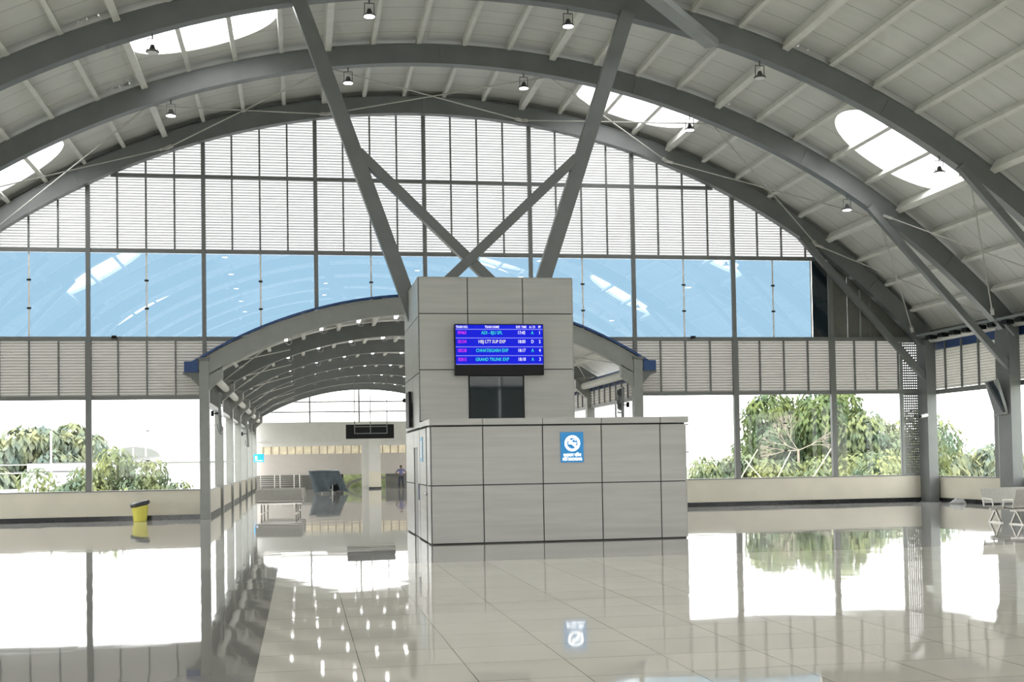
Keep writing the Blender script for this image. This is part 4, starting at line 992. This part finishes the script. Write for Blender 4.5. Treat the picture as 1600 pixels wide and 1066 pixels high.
# ------------------------------------------------------------------ outside
GZ = -6.0
gp = MB().box(-600, 600, 95.5, 900, GZ-0.5, GZ).build('ground', ground_m); struct(gp, 'ground outside')
MB_g = MB(); MB_g.box(-600, XL-3, -300, 95.5, GZ-0.5, GZ); MB_g.box(XR+3, 600, -300, 95.5, GZ-0.5, GZ); MB_g.box(XL-3, CL-0.7, YW+1, 95.5, GZ-0.5, GZ); MB_g.box(CR+0.7, XR+3, YW+1, 95.5, GZ-0.5, GZ)
g2 = MB_g.build('ground', ground_m); struct(g2, 'ground beside the concourse')
def tree(x, y, h, r, blobs, m, lab, seed, nleaf=5000, ls=0.35, group=None, trunk=True, base=GZ, flat=0.8):
    rr = random.Random(seed); o = thing('tree', (x, y, base), lab, 'tree', group)
    mb = MB(); bl = []
    for i in range(blobs):
        a = rr.uniform(0, 2*PI); d = r*math.sqrt(rr.random())*0.75; zz = base+h*(0.45+0.47*rr.random()*(1-0.5*(d/r)**2)); br = r*rr.uniform(0.28, 0.46)
        bl.append((Vector((x+d*math.cos(a), y+d*math.sin(a), zz-br*0.3)), br))
    per = nleaf//blobs
    for c, br in bl:
        for i in range(per):
            v = Vector((rr.gauss(0, 1), rr.gauss(0, 1), rr.gauss(0, 1))).normalized(); p = c+Vector((v.x, v.y, v.z*flat))*br*rr.uniform(0.8, 1.05)
            nrm = (v+Vector((rr.uniform(-.6, .6), rr.uniform(-.6, .6), rr.uniform(-.2, .8)))).normalized(); t = nrm.cross(Vector((0, 0, 1))).normalized(); b = nrm.cross(t); s = ls*rr.uniform(0.6, 1.3)
            p0 = p-b*s*0.6+t*0; mb.bm.faces.new([mb.bm.verts.new(q) for q in (p-b*s*0.8, p+t*s*0.35, p+b*s*0.8, p-t*s*0.35)])
    mb.build('foliage', m, o)
    mb = MB(); mb.tube((x, y, base), (x, y, base+h*0.5), r*0.07+0.1, r*0.04+0.05, n=8)
    for c, br in bl[:14]: mb.tube((x, y, base+h*0.38), c, 0.09, 0.03, n=5)
    mb.build('trunk', bark, o)
    return o
# right tree group
tree(33.2, 77, 13.6, 4.5, 44, leaf_mid, 'tallest leafy tree with bare twigs outside the right windows', 11, 26000, 0.30)
tree(37.6, 74, 11.8, 4.3, 40, leaf_near, 'rounded green tree at the right of the tall tree', 12, 20000, 0.29)
tree(31.6, 68, 8.8, 4.2, 34, leaf_near, 'low green tree in front of the tall tree', 13, 13000, 0.27)
tree(25.4, 71, 8.8, 2.7, 18, leaf_near, 'small feathery tree just right of the kiosk seen through the window', 14, 8000, 0.26)
tree(28.6, 70, 8.2, 3.0, 20, leaf_near, 'low bush like tree between the feathery tree and the tall tree', 15, 9000, 0.26)
tw = thing('bare_branches', (30.2, 71.0, 4.0), 'bare pale twigs in front of the tall tree crown', 'branches')
mb = MB(); rr = random.Random(5)
def br(p, d, l, r, n):
    q = p+d*l; mb.tube(p, q, r, r*0.7, n=5)
    if n: 
        for _ in range(3): br(q, (d+Vector((rr.uniform(-.8, .8), rr.uniform(-.3, .3), rr.uniform(-.4, .5)))).normalized(), l*0.72, r*0.65, n-1)
for dd in ((-1, 0, 0.45), (1, 0, 0.4), (-0.6, 0, 0.9), (-1, 0, 0.0)): br(Vector((30.2, 71.0, 2.2)), Vector(dd).normalized(), 0.85, 0.035, 4)
mb.tube((30.2, 71.0, GZ), (30.2, 71.0, 2.3), 0.14, 0.07, n=6); mb.build('twigs', bark, tw)
st = thing('leaning_rods', (27, 60, -0.5), 'pale yellow crossed rods outside below the right windows', 'rods')
mb = MB()
for (xa, za, xb, zb) in ((22.2, 0.55, 23.3, 2.25), (22.6, 1.7, 23.8, 0.4), (24.2, 0.5, 25.1, 2.1), (26.2, 0.6, 27.4, 2.3), (28.2, 0.7, 29.3, 2.4))[:4]: mb.tube((xa, 60, za), (xb, 60, zb), 0.022, n=5)
for xx in (22.3, 22.7, 24.3, 26.3): mb.tube((xx, 60.02, GZ), (xx, 60.02, 0.7), 0.022, n=5)
mb.build('rods', lime, st)
# trees seen through the right side window
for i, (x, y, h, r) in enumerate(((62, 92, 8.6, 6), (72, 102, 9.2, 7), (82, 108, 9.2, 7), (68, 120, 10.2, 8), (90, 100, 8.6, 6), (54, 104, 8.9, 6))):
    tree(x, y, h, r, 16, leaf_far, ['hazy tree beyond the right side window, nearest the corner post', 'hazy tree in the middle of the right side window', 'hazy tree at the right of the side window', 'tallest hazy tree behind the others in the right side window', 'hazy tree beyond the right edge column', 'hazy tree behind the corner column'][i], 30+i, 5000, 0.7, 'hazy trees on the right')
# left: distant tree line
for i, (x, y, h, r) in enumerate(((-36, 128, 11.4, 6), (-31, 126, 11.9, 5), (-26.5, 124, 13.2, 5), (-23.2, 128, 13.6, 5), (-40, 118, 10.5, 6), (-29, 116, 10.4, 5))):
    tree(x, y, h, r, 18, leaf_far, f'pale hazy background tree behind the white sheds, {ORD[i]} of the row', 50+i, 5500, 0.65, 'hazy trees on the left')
for i, (x, y, h) in enumerate(((-24.0, 158, 13.6), (-21.0, 158, 13.5), (-18.2, 160, 14.2), (-15.5, 159, 13.6))):
    tree(x, y, h, 2.2, 6, leaf_far, f'tree top just showing over the big white shed, {ORD[i]} from the left', 70+i, 900, 0.6, 'tree tops over the shed')
tree(-12.1, 66, 8.7, 2.5, 26, leaf_near, 'thin green tree in front of the small white shed', 90, 4200, 0.24)
tree(-9.5, 66.5, 9.3, 2.9, 30, leaf_near, 'leafy green tree in front of the big white shed', 91, 6000, 0.24)
tree(-7.4, 66, 8.8, 2.1, 18, leaf_near, 'sparse green sapling at the right of the left windows', 92, 2800, 0.22)
tree(-20.5, 85, 6.2, 3.0, 10, leaf_far, 'low green bush at the far left window edge', 93, 3000, 0.4)
# sheds
dkl = mat('grey_flashing', (0.085, 0.085, 0.08, 1), 0.6)
o = thing('white_shed', (-14, 84, GZ), 'small white shed with flat parapet roof outside the left window', 'building')
MB().box(-17.15, -12.4, 80, 92, GZ, 1.6).build('walls', bld_w, o); MB().box(-17.5, -12.2, 79.6, 92.3, 1.6, 1.70).build('eaves', dkl, o); MB().box(-16.95, -13.15, 80.4, 91, 2.2, 2.25).build('parapet_cap', dkl, o)
MB().box(-16.9, -13.2, 80.5, 91, 1.72, 2.2).build('parapet', bld_w, o)
o = thing('vaulted_shed', (-6, 130, GZ), 'large white vaulted shed with an arched window outside the left windows', 'building')
MB().box(-20.3, 2, 124, 154, GZ, 2.3).build('walls', bld_w, o)
mb = MB(); prev = None; n = 14
for i in range(n+1):
    t = PI/2*i/n; y, z = 126+10*(1-math.cos(t)), 2.3+3.9*math.sin(t); row = (mb.bm.verts.new((-20.3, y, z)), mb.bm.verts.new((2, y, z)))
    if prev: mb.bm.faces.new((prev[0], prev[1], row[1], row[0]))
    prev = row
mb.build('vault_roof', bld_w, o, smooth=True)
mb = MB(); c = [mb.bm.verts.new((-16.2+2.5*math.cos(PI*i/20), 124.4, 2.9+0.95*math.sin(PI*i/20))) for i in range(21)]; c2 = [mb.bm.verts.new((v.co.x, 126.6, v.co.z)) for v in c]
mb.bm.faces.new(c)
for i in range(20): mb.bm.faces.new((c[i], c[i+1], c2[i+1], c2[i]))
mb.build('arched_window', mat('pale_window', (0.12, 0.125, 0.115, 1), 0.6), o)
mb = MB()
for xx in (-17.4, -16.2, -15.0): mb.box(xx-0.06, xx+0.06, 124.3, 124.38, 2.9, 3.7)
mb.build('window_bars', bld_w, o)
MB().box(-20.4, 2, 123.8, 124.0, 2.2, 2.32).build('eaves', dkl, o)
MB().box(-20.5, 2, 135.9, 136.1, 6.2, 6.3).build('ridge_flashing', dkl, o)
o = thing('low_house', (-40, 108, GZ), 'low white house and road barrier at the far left', 'building')
MB().box(-46, -23.5, 104, 112, GZ, 0.1).build('walls', bld_w, o); MB().box(-46, -23.5, 103.9, 104, -1.6, -0.9).build('window_band', clad_brown, o)
cab = thing('overhead_wires', (-30, 75, 2), 'thin overhead wires outside at the far left', 'wire')
mb = MB()
for z in (2.1, 1.6): mb.tube((-40, 76, z+0.1), (-13, 76, z), 0.03, n=5)
for x in (-14.6, -40): mb.tube((x, 76, GZ), (x, 76, 4.1), 0.06, n=6)
mb.build('wires', conc, cab)
